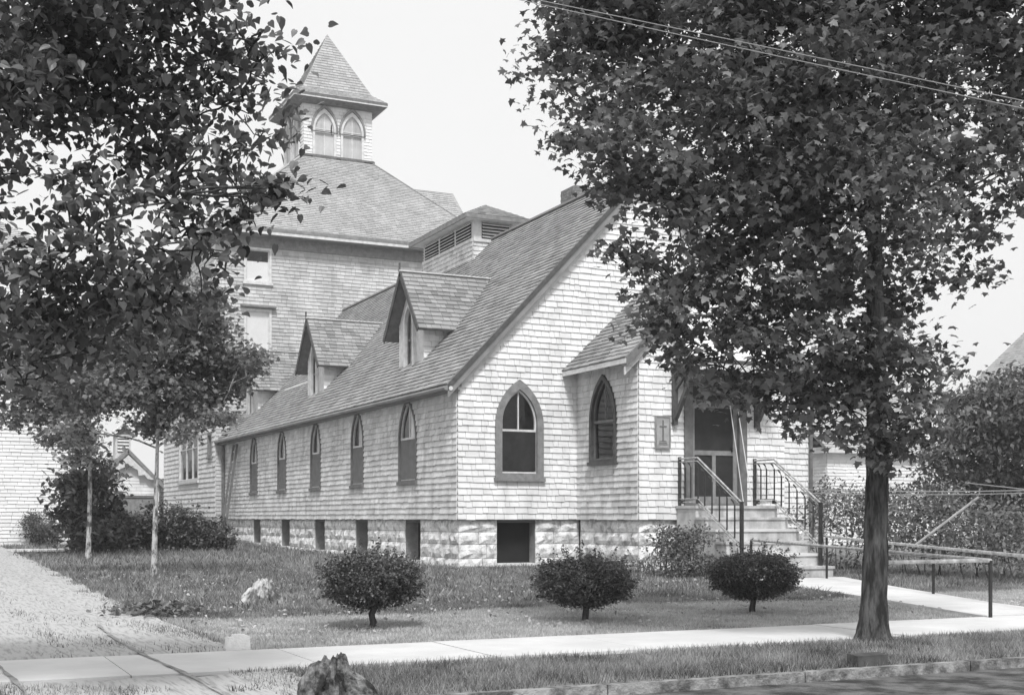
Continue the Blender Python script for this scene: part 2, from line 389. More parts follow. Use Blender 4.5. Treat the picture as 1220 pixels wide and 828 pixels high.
# ------------------------------------------------------------------ ground
def grid(x0, x1, nx, ys, zf, dz=0):
    xs = np.linspace(x0, x1, nx) if not hasattr(nx, '__len__') else np.array(nx)
    ys = np.array(ys); V = np.array([(x, y, zf(x, y) + dz) for y in ys for x in xs]); n = len(xs)
    F = np.array([(j * n + i, j * n + i + 1, (j + 1) * n + i + 1, (j + 1) * n + i) for j in range(len(ys) - 1) for i in range(n - 1)])
    return V, F
V, F = grid(0, 0, [-900, -300, -80, -30, -10, 0, 6, 12, 20, 30, 60, 120, 400, 900], [-300, -60, -10, 0, 5, 7.6, 7.9, 7.95, 7.96, 7.97, 7.98, 7.99, 8.0, 8.1, 9, 12, 15, 18, 20, 22, 24, 25.3, 28, 32, 36, 40, 45.3, 60, 90, 150, 400, 1200], gz)
np_mesh('ground', V, F, M['soil'], kind='structure')
V, F = grid(0, 0, [-300, -60, -20, 0, 10, 20, 60, 300], [-7, -2, 3, 7.0, 7.936], gz, .006)
np_mesh('road', V, F, M['road'], kind='structure')
# curb of long stones along the road; a dropped stretch where the driveway meets it
cb = empty('curb', (6, 7.94, -.2)); cb['kind'] = 'structure'
x = 2.9
while x < 26:
    L = random.uniform(1.5, 1.9)
    m = MB().box(x + .006, x + L - .006, 7.94, 8.02, -.36, -.192 + random.uniform(-.004, .004)); m.build('curb_stone', M['curb'], cb); x += L
x = -12
while x < 2.7:
    m = MB().box(x + .006, x + 1.694, 7.86, 8.02, -.36, -.22); m.build('curb_stone', M['cap'], cb); x += 1.7
# driveway: rutted pale dirt west of the lawn, widening over the verge to the road
xs = np.linspace(-6.5, 2.62, 70); ys = np.concatenate([np.linspace(8.03, 13, 60), np.linspace(13.3, 42.8, 60)])
def dz_(x, y):
    rut = .03 * math.exp(-((x - 2.0 + .04 * math.sin(y)) / .12) ** 2) + .03 * math.exp(-((x - .5) / .14) ** 2) + .02 * math.exp(-((x - 1.3) / .1) ** 2)
    dip = .045 * (smooth(9.6, 9.76, y) - smooth(11.25, 11.4, y))
    return gz(x, y) + .034 - dip - rut * (1 - dip / .045) + .003 * math.sin(x * 9 + math.sin(y * 1.7)) * math.sin(y * 3.1)
V, F = grid(0, 0, xs, ys, dz_); V[:, 0] += np.where(V[:, 0] > 2.3, RNG.normal(0, .02, len(V)), 0)
keep = ~((V[F[:, 0], 1] > 9.5) & (V[F[:, 0], 1] < 11.2))
np_mesh('driveway', V, F, M['drive'], kind='structure')
V, F = grid(0, 0, np.linspace(2.5, 6.2, 12), np.linspace(37.6, 40.2, 8), lambda x, y: gz(x, y) + .03)
np_mesh('side_path', V, F, M['dirt'], kind='structure')
# sidewalk of concrete slabs parallel to the chapel front
sw = empty('sidewalk', (5, 10.5, -.2)); sw['kind'] = 'structure'
x = -12.0
while x < 24:
    z = -.172 + random.uniform(-.005, .005)
    MB().box(x + .006, x + 1.494, 9.77, 11.24, -.26, z).build('sidewalk_slab', M['walk'], sw); x += 1.5
# diagonal path from the stairs to the sidewalk
pth = empty('entrance_path', (13.5, 15, -.2)); pth['kind'] = 'structure'
Lp = [(11.55, 11.25), (12.15, 12.9), (12.75, 14.6), (13.3, 16.4), (13.8, 18.1), (14.3, 19.9)]
Rp = [(12.95, 11.25), (13.45, 12.9), (14.2, 14.6), (15.0, 16.4), (15.8, 18.1), (16.7, 19.9)]
for i in range(5):
    z = -.16; g = .006
    a, b, c_, d_ = Lp[i], Rp[i], Rp[i + 1], Lp[i + 1]
    MB().hexa([(a[0], a[1] + g, -.3), (b[0], b[1] + g, -.3), (c_[0], c_[1] - g, -.3), (d_[0], d_[1] - g, -.3), (a[0], a[1] + g, z), (b[0], b[1] + g, z), (c_[0], c_[1] - g, z), (d_[0], d_[1] - g, z)]).build('path_slab', M['walk'], pth)

# two muddy wheel tracks that cross the sidewalk on the way to the drive
for xc in (1.85, .66):
    V_, F_ = [], []; ys_ = np.linspace(8.05, 14.5, 90)
    for i, yy in enumerate(ys_):
        zt = (-.172 + .009) if 9.6 < yy < 11.4 else gz(xc, yy) + .046 - .03 * math.exp(-(.15 / .12) ** 2)
        c_ = xc + .05 * math.sin(yy * .9) + .004 * math.sin(yy * 9); w_ = .016 + .006 * math.sin(yy * 4) + .004 * math.sin(yy * 13)
        V_ += [(c_ - w_, yy, zt), (c_ + w_, yy, zt)]
        if i: F_.append((2 * i - 2, 2 * i - 1, 2 * i + 1, 2 * i))
    np_mesh('wheel_track', np.array(V_), np.array(F_), M['mud'], kind='structure')
# ------------------------------------------------------------------ chapel
CX0, CX1, CYF, CYB = 10.74, 20.18, 25.37, 47.86
APX, APZ, EZ, SL = 15.46, 9.03, 4.09, 1.047
PX0, PX1, PYF = 13.68, 17.40, 22.70; PC = (PX0 + PX1) / 2; PSL = .95; PEZ = 4.58; PAZ = PEZ + (PX1 - PX0) / 2 * PSL
ch = empty('chapel', (15.46, 30, -.05), 'low white shingled chapel with steep gable roof, pointed windows, dormers and stone foundation', 'church')
FF = Fr((0, CYF, 0), (1, 0, 0), (0, 0, 1)); FL = Fr((CX0, 0, 0), (0, -1, 0), (0, 0, 1)); FR_ = Fr((CX1, 0, 0), (0, 1, 0), (0, 0, 1))
PF = Fr((0, PYF, 0), (1, 0, 0), (0, 0, 1)); PL = Fr((PX0, 0, 0), (0, -1, 0), (0, 0, 1)); PR = Fr((PX1, 0, 0), (0, 1, 0), (0, 0, 1))
tm = (M['trim'], M['wtrim']); dm = (M['mtrim'], M['wtrim'])
wall_recs, side_recs, roof_recs = [], [], []
# front gable
h_main = lancet_window(FF, 12.21, 1.18, 1.86, 4.06, ch, tm, cas=.16, rail=2.93, lower='dark', label='large pointed front window in a wide grey casing')
front = [(CX0, .98), (CX1, .98), (CX1, EZ), (APX, APZ), (CX0, EZ)]
porch_hole = [(PX0, .9), (PX1, .9), (PX1, PEZ - .05), (PC, PAZ - .05), (PX0, PEZ - .05)]
wall_sheet(FF, [(CX0, .96), (PX0, .96), (PX0, PEZ), (PX1, PEZ), (PX1, .96), (CX1, .96), (CX1, EZ), (APX, APZ), (CX0, EZ)], [h_main], 'front_wall', M['core'], ch)
shingles(FF, front, [lancet(12.21, 1.14, 1.84, 4.02), porch_hole], .136, .11, .33, store=wall_recs)
# west side wall
wins = [28.34, 32.08, 35.88, 39.58, 43.2]
holes_l, cut_l = [], []
for k, y in enumerate(wins):
    holes_l.append(lancet_window(FL, -y, 1.02 if k else 1.2, 1.84, 3.86, ch, dm, cas=.065, rail=2.88, curtain=True, proud=.05))
    cut_l.append(lancet(-y, (1.02 if k else 1.2) - .04, 1.8, 3.83))
wall_sheet(FL, [(-CYB, .96), (-CYF, .96), (-CYF, EZ), (-CYB, EZ)], holes_l, 'side_wall', M['core'], ch)
shingles(FL, [(-CYB, .98), (-CYF, .98), (-CYF, EZ), (-CYB, EZ)], cut_l, .136, .12, .32, store=side_recs)
wall_sheet(FR_, [(CYF, .96), (CYB, .96), (CYB, EZ), (CYF, EZ)], [], 'side_wall', M['core'], ch)
shingles(FR_, [(CYF, .98), (CYB, .98), (CYB, EZ), (CYF, EZ)], [], .136, .2, .5, store=side_recs)
MB().box(CX0 + .1, CX1 - .1, CYF + .1, CYB, .9, .98).build('floor', M['core'], ch)
# porch
h_pw = lancet_window(PL, -24.12, 1.16, 2.2, 4.12, ch, (M['dtrim'], M['mtrim']), cas=.09, rail=3.1, lower=None, mull=True, label='dark pointed window in the west side of the entrance porch')
wall_sheet(PL, [(-CYF, .96), (-PYF, .96), (-PYF, PEZ), (-CYF, PEZ)], [h_pw], 'porch_side_wall', M['core'], ch)
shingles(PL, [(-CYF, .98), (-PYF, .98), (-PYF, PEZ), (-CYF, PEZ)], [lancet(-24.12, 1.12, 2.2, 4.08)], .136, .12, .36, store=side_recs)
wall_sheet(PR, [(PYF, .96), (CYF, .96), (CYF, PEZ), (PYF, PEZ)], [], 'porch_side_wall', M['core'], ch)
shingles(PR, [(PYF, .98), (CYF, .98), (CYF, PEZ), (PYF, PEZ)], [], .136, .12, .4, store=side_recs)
DX0, DX1, DZ0, DZ1 = 14.78, 16.37, 1.26, 3.95
wall_sheet(PF, [(PX0, .96), (DX0 + .03, .96), (DX0 + .03, DZ1), (DX1 - .03, DZ1), (DX1 - .03, .96), (PX1, .96), (PX1, PEZ), (PC, PAZ), (PX0, PEZ)], [], 'porch_front_wall', M['core'], ch)
shingles(PF, [(PX0, .98), (PX1, .98), (PX1, PEZ), (PC, PAZ), (PX0, PEZ)], [rect((DX0 + DX1) / 2, DX1 - DX0 - .05, .9, DZ1)], .136, .12, .34, store=wall_recs)
# doorway: casing, screen door, transom
dr = ring(PF, [(DX0, DZ0), (DX1, DZ0), (DX1, DZ1), (DX0, DZ1)], [(DX0 + .2, DZ0 + .05), (DX1 - .2, DZ0 + .05), (DX1 - .2, DZ1 - .1), (DX0 + .2, DZ1 - .1)], -.12, .07, MB()).build('door_casing', M['mtrim'], ch)
a0, a1 = DX0 + .2, DX1 - .2
m = MB(); plate(PF, a0, a0 + .1, 1.31, 3.45, -.07, -.02, m); plate(PF, a1 - .1, a1, 1.31, 3.45, -.07, -.02, m)
for z0_, z1_ in ((1.31, 1.46), (2.34, 2.44), (3.35, 3.47)): plate(PF, a0 + .1, a1 - .1, z0_, z1_, -.068, -.022, m)
ca = (a0 + a1) / 2; plate(PF, ca - .045, ca + .045, 1.46, 2.34, -.066, -.024, m)
sd = m.build('screen_door', M['trim'], ch)
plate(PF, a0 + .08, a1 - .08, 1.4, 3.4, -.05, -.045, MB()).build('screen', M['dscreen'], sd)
plate(PF, a1 - .16, a1 - .13, 2.42, 2.52, -.02, .02, MB()).build('handle', M['iron'], sd)
plate(PF, a0, a1, 3.5, DZ1 - .1, -.06, -.055, MB()).build('transom_pane', M['dscreen'], dr)
plate(PF, DX0 - .06, DX1 + .06, 1.2, 1.262, -.05, .16, MB()).build('threshold', M['cap'], dr)
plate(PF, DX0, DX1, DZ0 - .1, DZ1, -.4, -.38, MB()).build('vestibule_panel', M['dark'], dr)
# roofs: deck + shingles
def slope(e0, e1, t1, t0, name, mat=None, holes=(), ex=.15, wr=(.12, .3), thick=.09, store=None, parent=ch, tk=.03):
    """roof slope through eave points e0,e1 and top points t0 (over e0), t1 (over e1)"""
    e0, e1, t0, t1 = map(Vector, (e0, e1, t0, t1)); U = (e1 - e0).normalized(); w0 = t0 - e0; Vv = (w0 - U * w0.dot(U)).normalized(); fr = Fr(e0, U, Vv)
    if fr.N.z < 0: fr = Fr(e1, -U, Vv); e0, e1, t0, t1 = e1, e0, t1, t0
    q = [((p - fr.O).dot(fr.U), (p - fr.O).dot(fr.V)) for p in (e0, e1, t1, t0)]
    if (Vector(q[2]) - Vector(q[3])).length < 1e-3: q = q[:3]
    m = MB(); top = [fr(a, b, -.002) for a, b in q]; bot = [fr(a, b, -thick) for a, b in q]; n = len(q)
    m.face(top); m.face(bot[::-1])
    for i in range(n): m.face([bot[i], bot[(i + 1) % n], top[(i + 1) % n], top[i]])
    m.build(name, mat or M['soffit'], parent)
    return fr, shingles(fr, q, list(holes), ex, wr[0], wr[1], tk=tk, store=store)
OV = .30; RO = .16
def nav(x): return (EZ + .1) + SL * (x - CX0)     # top of west roof plane
xe = CX0 - OV
DYS = [29.8, 38.05, 46.1]; DHW, DZR, DXF, DES = 1.22, 7.12, 11.08, 1.27
# dormer footprint on the roof plane (kept free of shingles)
s_len = math.hypot(1, SL)
def foot(yc):
    xb = CX0 + (DZR - EZ - .1) / SL; xl = DXF + .28
    lo = (xl - xe) * s_len; zw = 5.62; xw = CX0 + (zw - EZ - .1) / SL
    return [(-(yc + .86), lo + .02), (-(yc - .86), lo + .02), (-(yc - .86), (xw - xe) * s_len), (-yc, (xb - xe) * s_len - .1), (-(yc + .86), (xw - xe) * s_len)]
# frame origin sits at the far eave end: shift the holes into it
feet = [[(CYB + p[0] + 0.0, p[1]) for p in foot(y)] for y in DYS[:2]] + [[(min(CYB, CYB + p[0]), p[1]) for p in foot(DYS[2])]]
slope((xe, CYB, nav(xe)), (xe, CYF - RO, nav(xe)), (APX, CYF - RO, nav(APX)), (APX, CYB, nav(APX)), 'roof_deck', holes=feet, store=roof_recs)
xr_ = 2 * APX - xe
slope((xr_, CYF - RO, nav(xe)), (xr_, CYB, nav(xe)), (APX, CYB, nav(APX)), (APX, CYF - RO, nav(APX)), 'roof_deck', store=roof_recs, wr=(.25, .5))
m = MB(); m.bar((APX, CYF - RO - .02, nav(APX) + .02), (APX, CYB, nav(APX) + .02), .2, .05); m.build('ridge_board', M['roof'], ch)
# bargeboards and frieze on the front gable
for sx in (-1, 1):
    def q(dx, dz, y): return (APX + sx * dx, y, nav(APX) + dz - SL * dx)
    W_ = APX - xe
    m = MB(); m.hexa([q(0, -.30, CYF - RO + .0), q(W_, -.30, CYF - RO), q(W_, -.30, CYF - RO - .03), q(0, -.30, CYF - RO - .03), q(0, -.02, CYF - RO), q(W_, -.02, CYF - RO), q(W_, -.02, CYF - RO - .03), q(0, -.02, CYF - RO - .03)])
    m.build('bargeboard', M['soffit'], ch)
    m = MB(); m.hexa([q(0.02, -.42, CYF - .04), q(W_ - .36, -.42, CYF - .04), q(W_ - .36, -.42, CYF - .08), q(0.02, -.42, CYF - .08), q(0.02, -.14, CYF - .04), q(W_ - .36, -.14, CYF - .04), q(W_ - .36, -.14, CYF - .08), q(0.02, -.14, CYF - .08)])
    m.build('frieze_board', M['wtrim'], ch)
    m = MB(); m.hexa([q(0.0, -.14, CYF - RO - .045), q(W_, -.14, CYF - RO - .045), q(W_, -.14, CYF - RO - .03), q(0.0, -.14, CYF - RO - .03), q(0, .0, CYF - RO - .045), q(W_, .0, CYF - RO - .045), q(W_, .0, CYF - RO - .03), q(0, .0, CYF - RO - .03)])
    m.build('rake_moulding', M['dtrim'], ch)
MB().tube([(xe - .03, CYF - RO - .02, nav(xe) - .09), (xe - .03, CYB, nav(xe) - .05)], .055, 8).build('gutter', M['soffit'], ch)
MB().tube([(xe + .06, CYF - RO - .05, nav(xe) - .1), (xe + .06, CYF - RO + .1, nav(xe) - .1)], .05, 10).build('gutter_end', M['wtrim'], ch)
# soffit under west eave
MB().box(xe + .03, CX0 + .02, CYF - .1, CYB, nav(xe) - .14, nav(xe) - .11).build('soffit', M['soffit'], ch)
MB().tube([(CX0 - .1, CYB - .25, 3.7), (CX0 - .1, CYB - .25, .2)], .06, 8).build('downspout', M['mtrim'], ch)
MB().tube([(CX1 + .05, CYF - .1, 3.75), (CX1 + .02, CYF - .09, 3.5), (CX1 + .02, CYF - .09, .2)], .05, 8).build('downspout', M['mtrim'], ch)
# porch roof
def pnav(x): return PEZ + .08 + PSL * (x - PX0)
pe = PX0 - .38; PFo = PYF - .15
slope((pe, CYF, pnav(pe)), (pe, PFo, pnav(pe)), (PC, PFo, pnav(PC)), (PC, CYF, pnav(PC)), 'porch_roof_deck', store=roof_recs)
slope((2 * PC - pe, PFo, pnav(pe)), (2 * PC - pe, CYF, pnav(pe)), (PC, CYF, pnav(PC)), (PC, PFo, pnav(PC)), 'porch_roof_deck', store=roof_recs)
for sx in (-1, 1):
    def q(dx, dz, y): return (PC + sx * dx, y, pnav(PC) + dz - PSL * dx)
    W_ = PC - pe
    for nm, z0_, z1_, y0_, y1_, mt in (('porch_bargeboard', -.2, -.0, PFo - .03, PFo, M['mtrim']), ('porch_frieze_board', -.36, -.2, PFo + .06, PFo + .1, M['wtrim'])):
        m = MB(); m.hexa([q(0, z0_, y1_), q(W_, z0_, y1_), q(W_, z0_, y0_), q(0, z0_, y0_), q(0, z1_, y1_), q(W_, z1_, y1_), q(W_, z1_, y0_), q(0, z1_, y0_)]); m.build(nm, mt, ch)
MB().bar((pe, PFo, pnav(pe) - .07), (pe, CYF, pnav(pe) - .07), .03, .1).build('porch_fascia', M['wtrim'], ch)
# hood over the door: lean-to roof with shingled cheeks on brackets
HX0, HX1, HY, HZ0, HZ1 = 14.46, 16.68, 21.8, 4.17, 5.06
fr_h, _ = slope((HX0 - .05, HY - .05, HZ0 + .08), (HX1 + .05, HY - .05, HZ0 + .08), (HX1 + .05, PYF, HZ1 + .08), (HX0 - .05, PYF, HZ1 + .08), 'hood_roof', store=wall_recs, ex=.136, tk=.02)
for xh, U in ((HX0, (0, -1, 0)), (HX1, (0, 1, 0))):
    fh = Fr((xh, 0, 0), U, (0, 0, 1)); s_ = -1 if U[1] < 0 else 1
    reg = [(s_ * PYF, HZ0), (s_ * HY, HZ0), (s_ * HY, HZ0 + .02), (s_ * PYF, HZ1)]
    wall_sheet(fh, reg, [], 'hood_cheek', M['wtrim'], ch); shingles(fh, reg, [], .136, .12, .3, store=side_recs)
MB().box(HX0, HX1, HY, PYF - .02, HZ0 - .12, HZ0 - .02).build('hood_soffit', M['dtrim'], ch)
MB().box(HX0, HX1, HY - .03, HY, HZ0 - .14, HZ0 - .0).build('hood_fascia', M['wtrim'], ch)
for xb in (HX0 + .06, HX1 - .06):
    m = MB(); m.box(xb - .05, xb + .05, PYF - .13, PYF - .03, 2.95, HZ0 - .12); m.bar((xb, PYF - .13, 3.1), (xb, HY + .1, HZ0 - .13), .08, .09)
    m.box(xb - .045, xb + .045, HY + .02, PYF - .03, HZ0 - .22, HZ0 - .13); m.bar((xb, PYF - .1, HZ0 - .5), (xb, PYF - .55, HZ0 - .15), .06, .05); m.build('hood_bracket', M['dtrim'], ch)
# dormers
for k, yc in enumerate(DYS):
    FD = Fr((DXF + .28, 0, 0), (0, -1, 0), (0, 0, 1)); hw = .84; zs = 4.72; ztop = DZR - .1
    d = wall_sheet(FD, [(-yc - hw, zs - .2), (-yc + hw, zs - .2), (-yc + hw, DZR - hw * DES - .05), (-yc, DZR - .08), (-yc - hw, DZR - hw * DES - .05)], [lancet(-yc, .62, zs + .02, 6.33)], 'dormer', M['wtrim'], ch)
    lancet_window(FD, -yc, .66, zs, 6.36, d, (M['wtrim'], M['mtrim']), cas=.07, rail=5.45, lower=None, mull=False, proud=.09)
    # the window's pieces are folded one level up so that no chain is deeper than thing > part > sub-part
    for c in list(d.children):
        for g in list(c.children): g.parent = d
    for sgn in (-1, 1):
        fs = Fr((0, yc + sgn * hw, 0), (1, 0, 0) if sgn < 0 else (-1, 0, 0), (0, 0, 1)); sg = 1 if sgn < 0 else -1
        zt_ = DZR - hw * DES - .02; x0_ = DXF + .28; x1_ = CX0 + (zt_ - EZ - .1) / SL + .1
        reg = [(sg * x0_, nav(x0_) - .05), (sg * x1_, zt_), (sg * x0_, zt_)]
        wall_sheet(fs, reg, [], 'dormer_cheek', M['wtrim'], d)
        rr = shingles(fs, reg, [], .136, .12, .36); shingle_stuff(rr, 'cheek_shingle', M['wall'], d)
        xe_ = DXF; ze = DZR - DHW * DES; xb = CX0 + (DZR - EZ - .1) / SL + .12; xbe = CX0 + (ze - EZ - .1) / SL + .12
        P = ((xe_, yc + sgn * DHW, ze), (xbe, yc + sgn * DHW, ze), (xb, yc, DZR), (xe_, yc, DZR))
        _, rr = slope(*P, 'dormer_roof', parent=d, thick=.07, mat=M['mtrim'])
        shingle_stuff(rr, 'dormer_roof_shingle', M['roof'], d)
        # flashing strip where it meets the main roof
        MB().bar(Vector(P[1]) + Vector((-.02, 0, .03)), Vector(P[2]) + Vector((-.02, 0, .03)), .07, .03).build('flashing', M['wtrim'], d)
        MB().bar((xe_ - .015, yc + sgn * DHW, ze - .04), (xe_ - .015, yc, DZR - .04), .03, .13).build('dormer_bargeboard', M['dtrim'], d)
    MB().bar((xe_ - .05, yc, DZR + .03), (xb, yc, DZR + .03), .12, .03).build('dormer_ridge', M['wtrim'], d)
    MB().bar((xe_ - .03, yc, DZR), (xe_ - .03, yc, DZR + .22), .04, .04).build('finial', M['dtrim'], d)
    if k: MB().bar((DXF + .05, yc + .1, 5.2), (DXF - .55, yc + .5, 4.95), .05, .03).build('open_sash', M['wtrim'], d)
# roof ventilator astride the ridge
VX0, VX1, VY0, VY1 = 14.82, 16.14, 33.85, 37.75
vt = MB().box(VX0, VX1, VY0, VY1, 7.9, 9.66).build('roof_ventilator', M['wtrim'], ch)
fv = Fr((0, VY0, 0), (1, 0, 0), (0, 0, 1)); fw = Fr((VX0, 0, 0), (0, -1, 0), (0, 0, 1))
vr = shingles(fv, [(VX0, 8.0), (VX1, 8.0), (VX1, 9.02), (VX0, 9.02)], [], .13, .15, .35) + shingles(fw, [(-VY1, 8.0), (-VY0, 8.0), (-VY0, 9.02), (-VY1, 9.02)], [], .13, .15, .35)
shingle_stuff(vr, 'ventilator_shingle', M['wallw'], vt)
def louvre(fr, a0, a1, z0, z1, parent, n=5, mat=None):
    plate(fr, a0, a1, z0, z1, .005, .012, MB()).build('louvre_back', M['dark'], parent)
    for i in range(n):
        z = z0 + (z1 - z0) * (i + .5) / n; h = (z1 - z0) / n
        MB().hexa([fr(a0, z - h * .3, .07), fr(a1, z - h * .3, .07), fr(a1, z - h * .1, .085), fr(a0, z - h * .1, .085), fr(a0, z + h * .18, .012), fr(a1, z + h * .18, .012), fr(a1, z + h * .36, .016), fr(a0, z + h * .36, .016)]).build('louvre_slat', mat or M['wtrim'], parent)
louvre(fv, VX0 + .28, VX1 - .16, 9.14, 9.6, vt)
L3 = (VY1 - VY0 - .5) / 3
for i in range(3): louvre(fw, -VY1 + .12 + i * (L3 + .13), -VY1 + .12 + i * (L3 + .13) + L3, 9.14, 9.6, vt)
m = MB(); plate(fv, VX0, VX1, 9.03, 9.12, .0, .06, m); plate(fw, -VY1, -VY0, 9.03, 9.12, .0, .06, m); m.build('ventilator_sill', M['wtrim'], vt)
m = MB(); plate(fv, VX0, VX0 + .24, 9.12, 9.66, .0, .05, m); plate(fv, VX1 - .12, VX1, 9.12, 9.66, .0, .05, m); m.build('corner_board', M['wtrim'], vt)
o_ = .36; x0, x1, y0, y1 = VX0 - o_, VX1 + o_, VY0 - o_, VY1 + o_; zc = 9.74; xm = (x0 + x1) / 2; zt_ = zc + .52; ya, yb = y0 + .95, y1 - .95
vr = []
for P in (((x0, y0, zc), (x1, y0, zc), (xm, ya, zt_), (xm, ya, zt_)), ((x1, y0, zc), (x1, y1, zc), (xm, yb, zt_), (xm, ya, zt_)), ((x1, y1, zc), (x0, y1, zc), (xm, yb, zt_), (xm, yb, zt_)), ((x0, y1, zc), (x0, y0, zc), (xm, ya, zt_), (xm, yb, zt_))):
    slope(P[0], P[1], P[2], P[3], 'ventilator_roof', parent=vt, store=vr, thick=.05)
shingle_stuff(vr, 'ventilator_roof_shingle', M['roof'], vt)
m = MB(); 
for a, b in (((x0, y0), (x1, y0)), ((x1, y0), (x1, y1)), ((x1, y1), (x0, y1)), ((x0, y1), (x0, y0))): m.bar((a[0], a[1], zc - .06), (b[0], b[1], zc - .06), .05, .11)
m.build('ventilator_fascia', M['trim'], vt); MB().box(x0 + .03, x1 - .03, y0 + .03, y1 - .03, zc - .1, zc - .06).build('ventilator_soffit', M['wtrim'], vt)
# chimney of the chapel
cm = MB().box(16.1, 16.95, 30.0, 30.8, 7.6, 9.9).build('chimney', M['mortar'], ch)
def brick_faces(x0, x1, y0, y1, z0, z1, parent):
    n = 0
    for j in range(int((z1 - z0) / .075)):
        z = z0 + j * .075
        for (ax, fixed, lo, hi, s_) in (('x', y0, x0, x1, -1), ('y', x0, y0, y1, -1)):
            a = lo - (.11 if j % 2 else 0)
            while a < hi:
                b0, b1 = max(a, lo) + .005, min(a + .21, hi) - .005
                if b1 - b0 > .03:
                    m = MB()
                    if ax == 'x': m.box(b0, b1, fixed - .012, fixed + .03, z + .005, z + .07)
                    else: m.box(fixed - .012, fixed + .03, b0, b1, z + .005, z + .07)
                    yield m
                a += .22
allb = MB()
for q_ in brick_faces(16.1, 16.95, 30.0, 30.8, 8.4, 9.9, cm):
    n = len(allb.v); allb.v += q_.v; allb.f += [tuple(i + n for i in f) for f in q_.f]
allb.build('brick', M['brick'], cm, kind='stuff')
# shingles: the largest in view one by one, the rest as stuff
def score(r):
    p, d_ = campos(r); return d_ - 6 * (r[2] - r[1]) + (0 if abs(r[0].N.y) > .5 else 3) + (50 if p.z > 7 or p.y > 32 else 0)
a, b = split(wall_recs, 300, score); shingle_parts(a, 'wall_shingle', M['wall'], ch); shingle_stuff(b, 'wall_shingle', M['wall'], ch)
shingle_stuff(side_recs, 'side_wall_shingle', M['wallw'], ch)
def rscore(r):
    p, d_ = campos(r); return d_ - 6 * (r[2] - r[1]) + (60 if r[0].N.x > 0 else 0)
a, b = split(roof_recs, 300, rscore); shingle_parts(a, 'roof_shingle', M['roof'], ch); shingle_stuff(b, 'roof_shingle', M['roof'], ch)
# foundation of rock-faced stones
fd = MB()
ci = .10                       # backing stands this far inside the wall line
cel = [43.2, 39.55, 35.83, 32.05, 28.29]
def backing(fr, a0, a1, gaps):
    for l, r in subtract([(a0, a1)], gaps): plate(fr, l, r, -.3, .97, -.5, -.1, fd)
gl = [(-y - .5, -y + .5) for y in cel]
backing(FL, -CYB, -CYF - .1, gl); backing(FF, CX0 + .1, PX0, [(11.72, 12.66)]); backing(PL, -CYF, -PYF - .1, []); backing(PF, PX0 + .1, PX1 - .1, []); backing(PR, PYF + .1, CYF, []); backing(FR_, CYF + .1, CYB, [])
backing(FF, PX1, CX1 - .1, [])
fnd = fd.build('foundation', M['mortar'], ch)
SV = []
for k in range(9):
    nx, nz = 5, 4; me = bpy.data.meshes.new('stone'); vs = []; fs = []
    for j in range(nz):
        for i in range(nx):
            e = i in (0, nx - 1) or j in (0, nz - 1)
            vs.append(((i / (nx - 1)) + (0 if e else random.uniform(-.06, .06)), (j / (nz - 1)) + (0 if e else random.uniform(-.08, .08)), .35 + random.uniform(-.08, .08) if e else random.uniform(.62, 1.15)))
    for j in range(nz - 1):
        for i in range(nx - 1): fs.append((j * nx + i, j * nx + i + 1, (j + 1) * nx + i + 1, (j + 1) * nx + i))
    n = len(vs); rim = [i for i in range(nx)] + [nx * j + nx - 1 for j in range(1, nz)] + [nx * (nz - 1) + i for i in range(nx - 2, -1, -1)] + [nx * j for j in range(nz - 2, 0, -1)]
    for i in rim: vs.append((vs[i][0], vs[i][1], 0))
    for q_ in range(len(rim)): fs.append((rim[q_], n + q_, n + (q_ + 1) % len(rim), rim[(q_ + 1) % len(rim)]))
    me.from_pydata(vs, [], fs); me.materials.append(M['stone']); me.update(); SV.append(me)
def stones(fr, a0, a1, gaps, rows=((.70, .955), (.43, .69), (.12, .42), (-.16, .11), (-.4, -.17)), zg=None):
    o0 = root_loc(fnd)
    for z0_, z1_ in rows:
        for l, r in subtract([(a0, a1)], gaps):
            a = l
            while a < r - .02:
                L_ = random.uniform(.42, .8); b = a + L_
                if r - b < .25: b = r
                p = fr((a + b) / 2, 0)
                if z1_ > gz(p.x, p.y) - .03:
                    o = bpy.data.objects.new('stone', random.choice(SV)); COL.objects.link(o); o.parent = fnd
                    mtx = Matrix((fr.U * (b - a - .012), fr.V * (z1_ - z0_), fr.N * .085)).transposed().to_4x4(); mtx.translation = fr(a + .006, z0_, -.11) - o0; o.matrix_basis = mtx
                a = b
stones(FL, -CYB, -CYF - .07, gl); stones(FF, CX0 + .06, PX0 + .1, [(11.72, 12.66)]); stones(PL, -CYF, -PYF - .07, []); stones(PF, PX0 + .06, PX1 - .06, [])
stones(FF, PX1 - .1, CX1 - .06, [])
for y in cel:
    c1 = MB(); plate(FL, -y - .5, -y + .5, -.1, .97, -.46, -.42, c1); c1.build('cellar_window', M['dark'], ch)
    plate(FL, -y - .52, -y + .52, gz(10, y) - .1, gz(10, y) + .06, -.42, -.0, MB()).build('cellar_sill', M['stone'], ch)
plate(FF, 11.72, 12.66, -.1, .97, -.42, -.38, MB()).build('cellar_window', M['dark'], ch)
plate(FF, 11.7, 12.68, -.1, .0, -.38, .02, MB()).build('cellar_sill', M['stone'], ch)
# water table
m = MB(); plate(FL, -CYB, -CYF, .955, .985, -.1, .012, m); plate(FF, CX0 - .012, PX0, .955, .985, -.1, .012, m); plate(PL, -CYF, -PYF, .955, .985, -.1, .012, m); plate(PF, PX0 - .012, DX0, .955, .985, -.1, .012, m); plate(FF, PX1, CX1, .955, .985, -.1, .012, m); m.build('water_table', M['soffit'], ch)

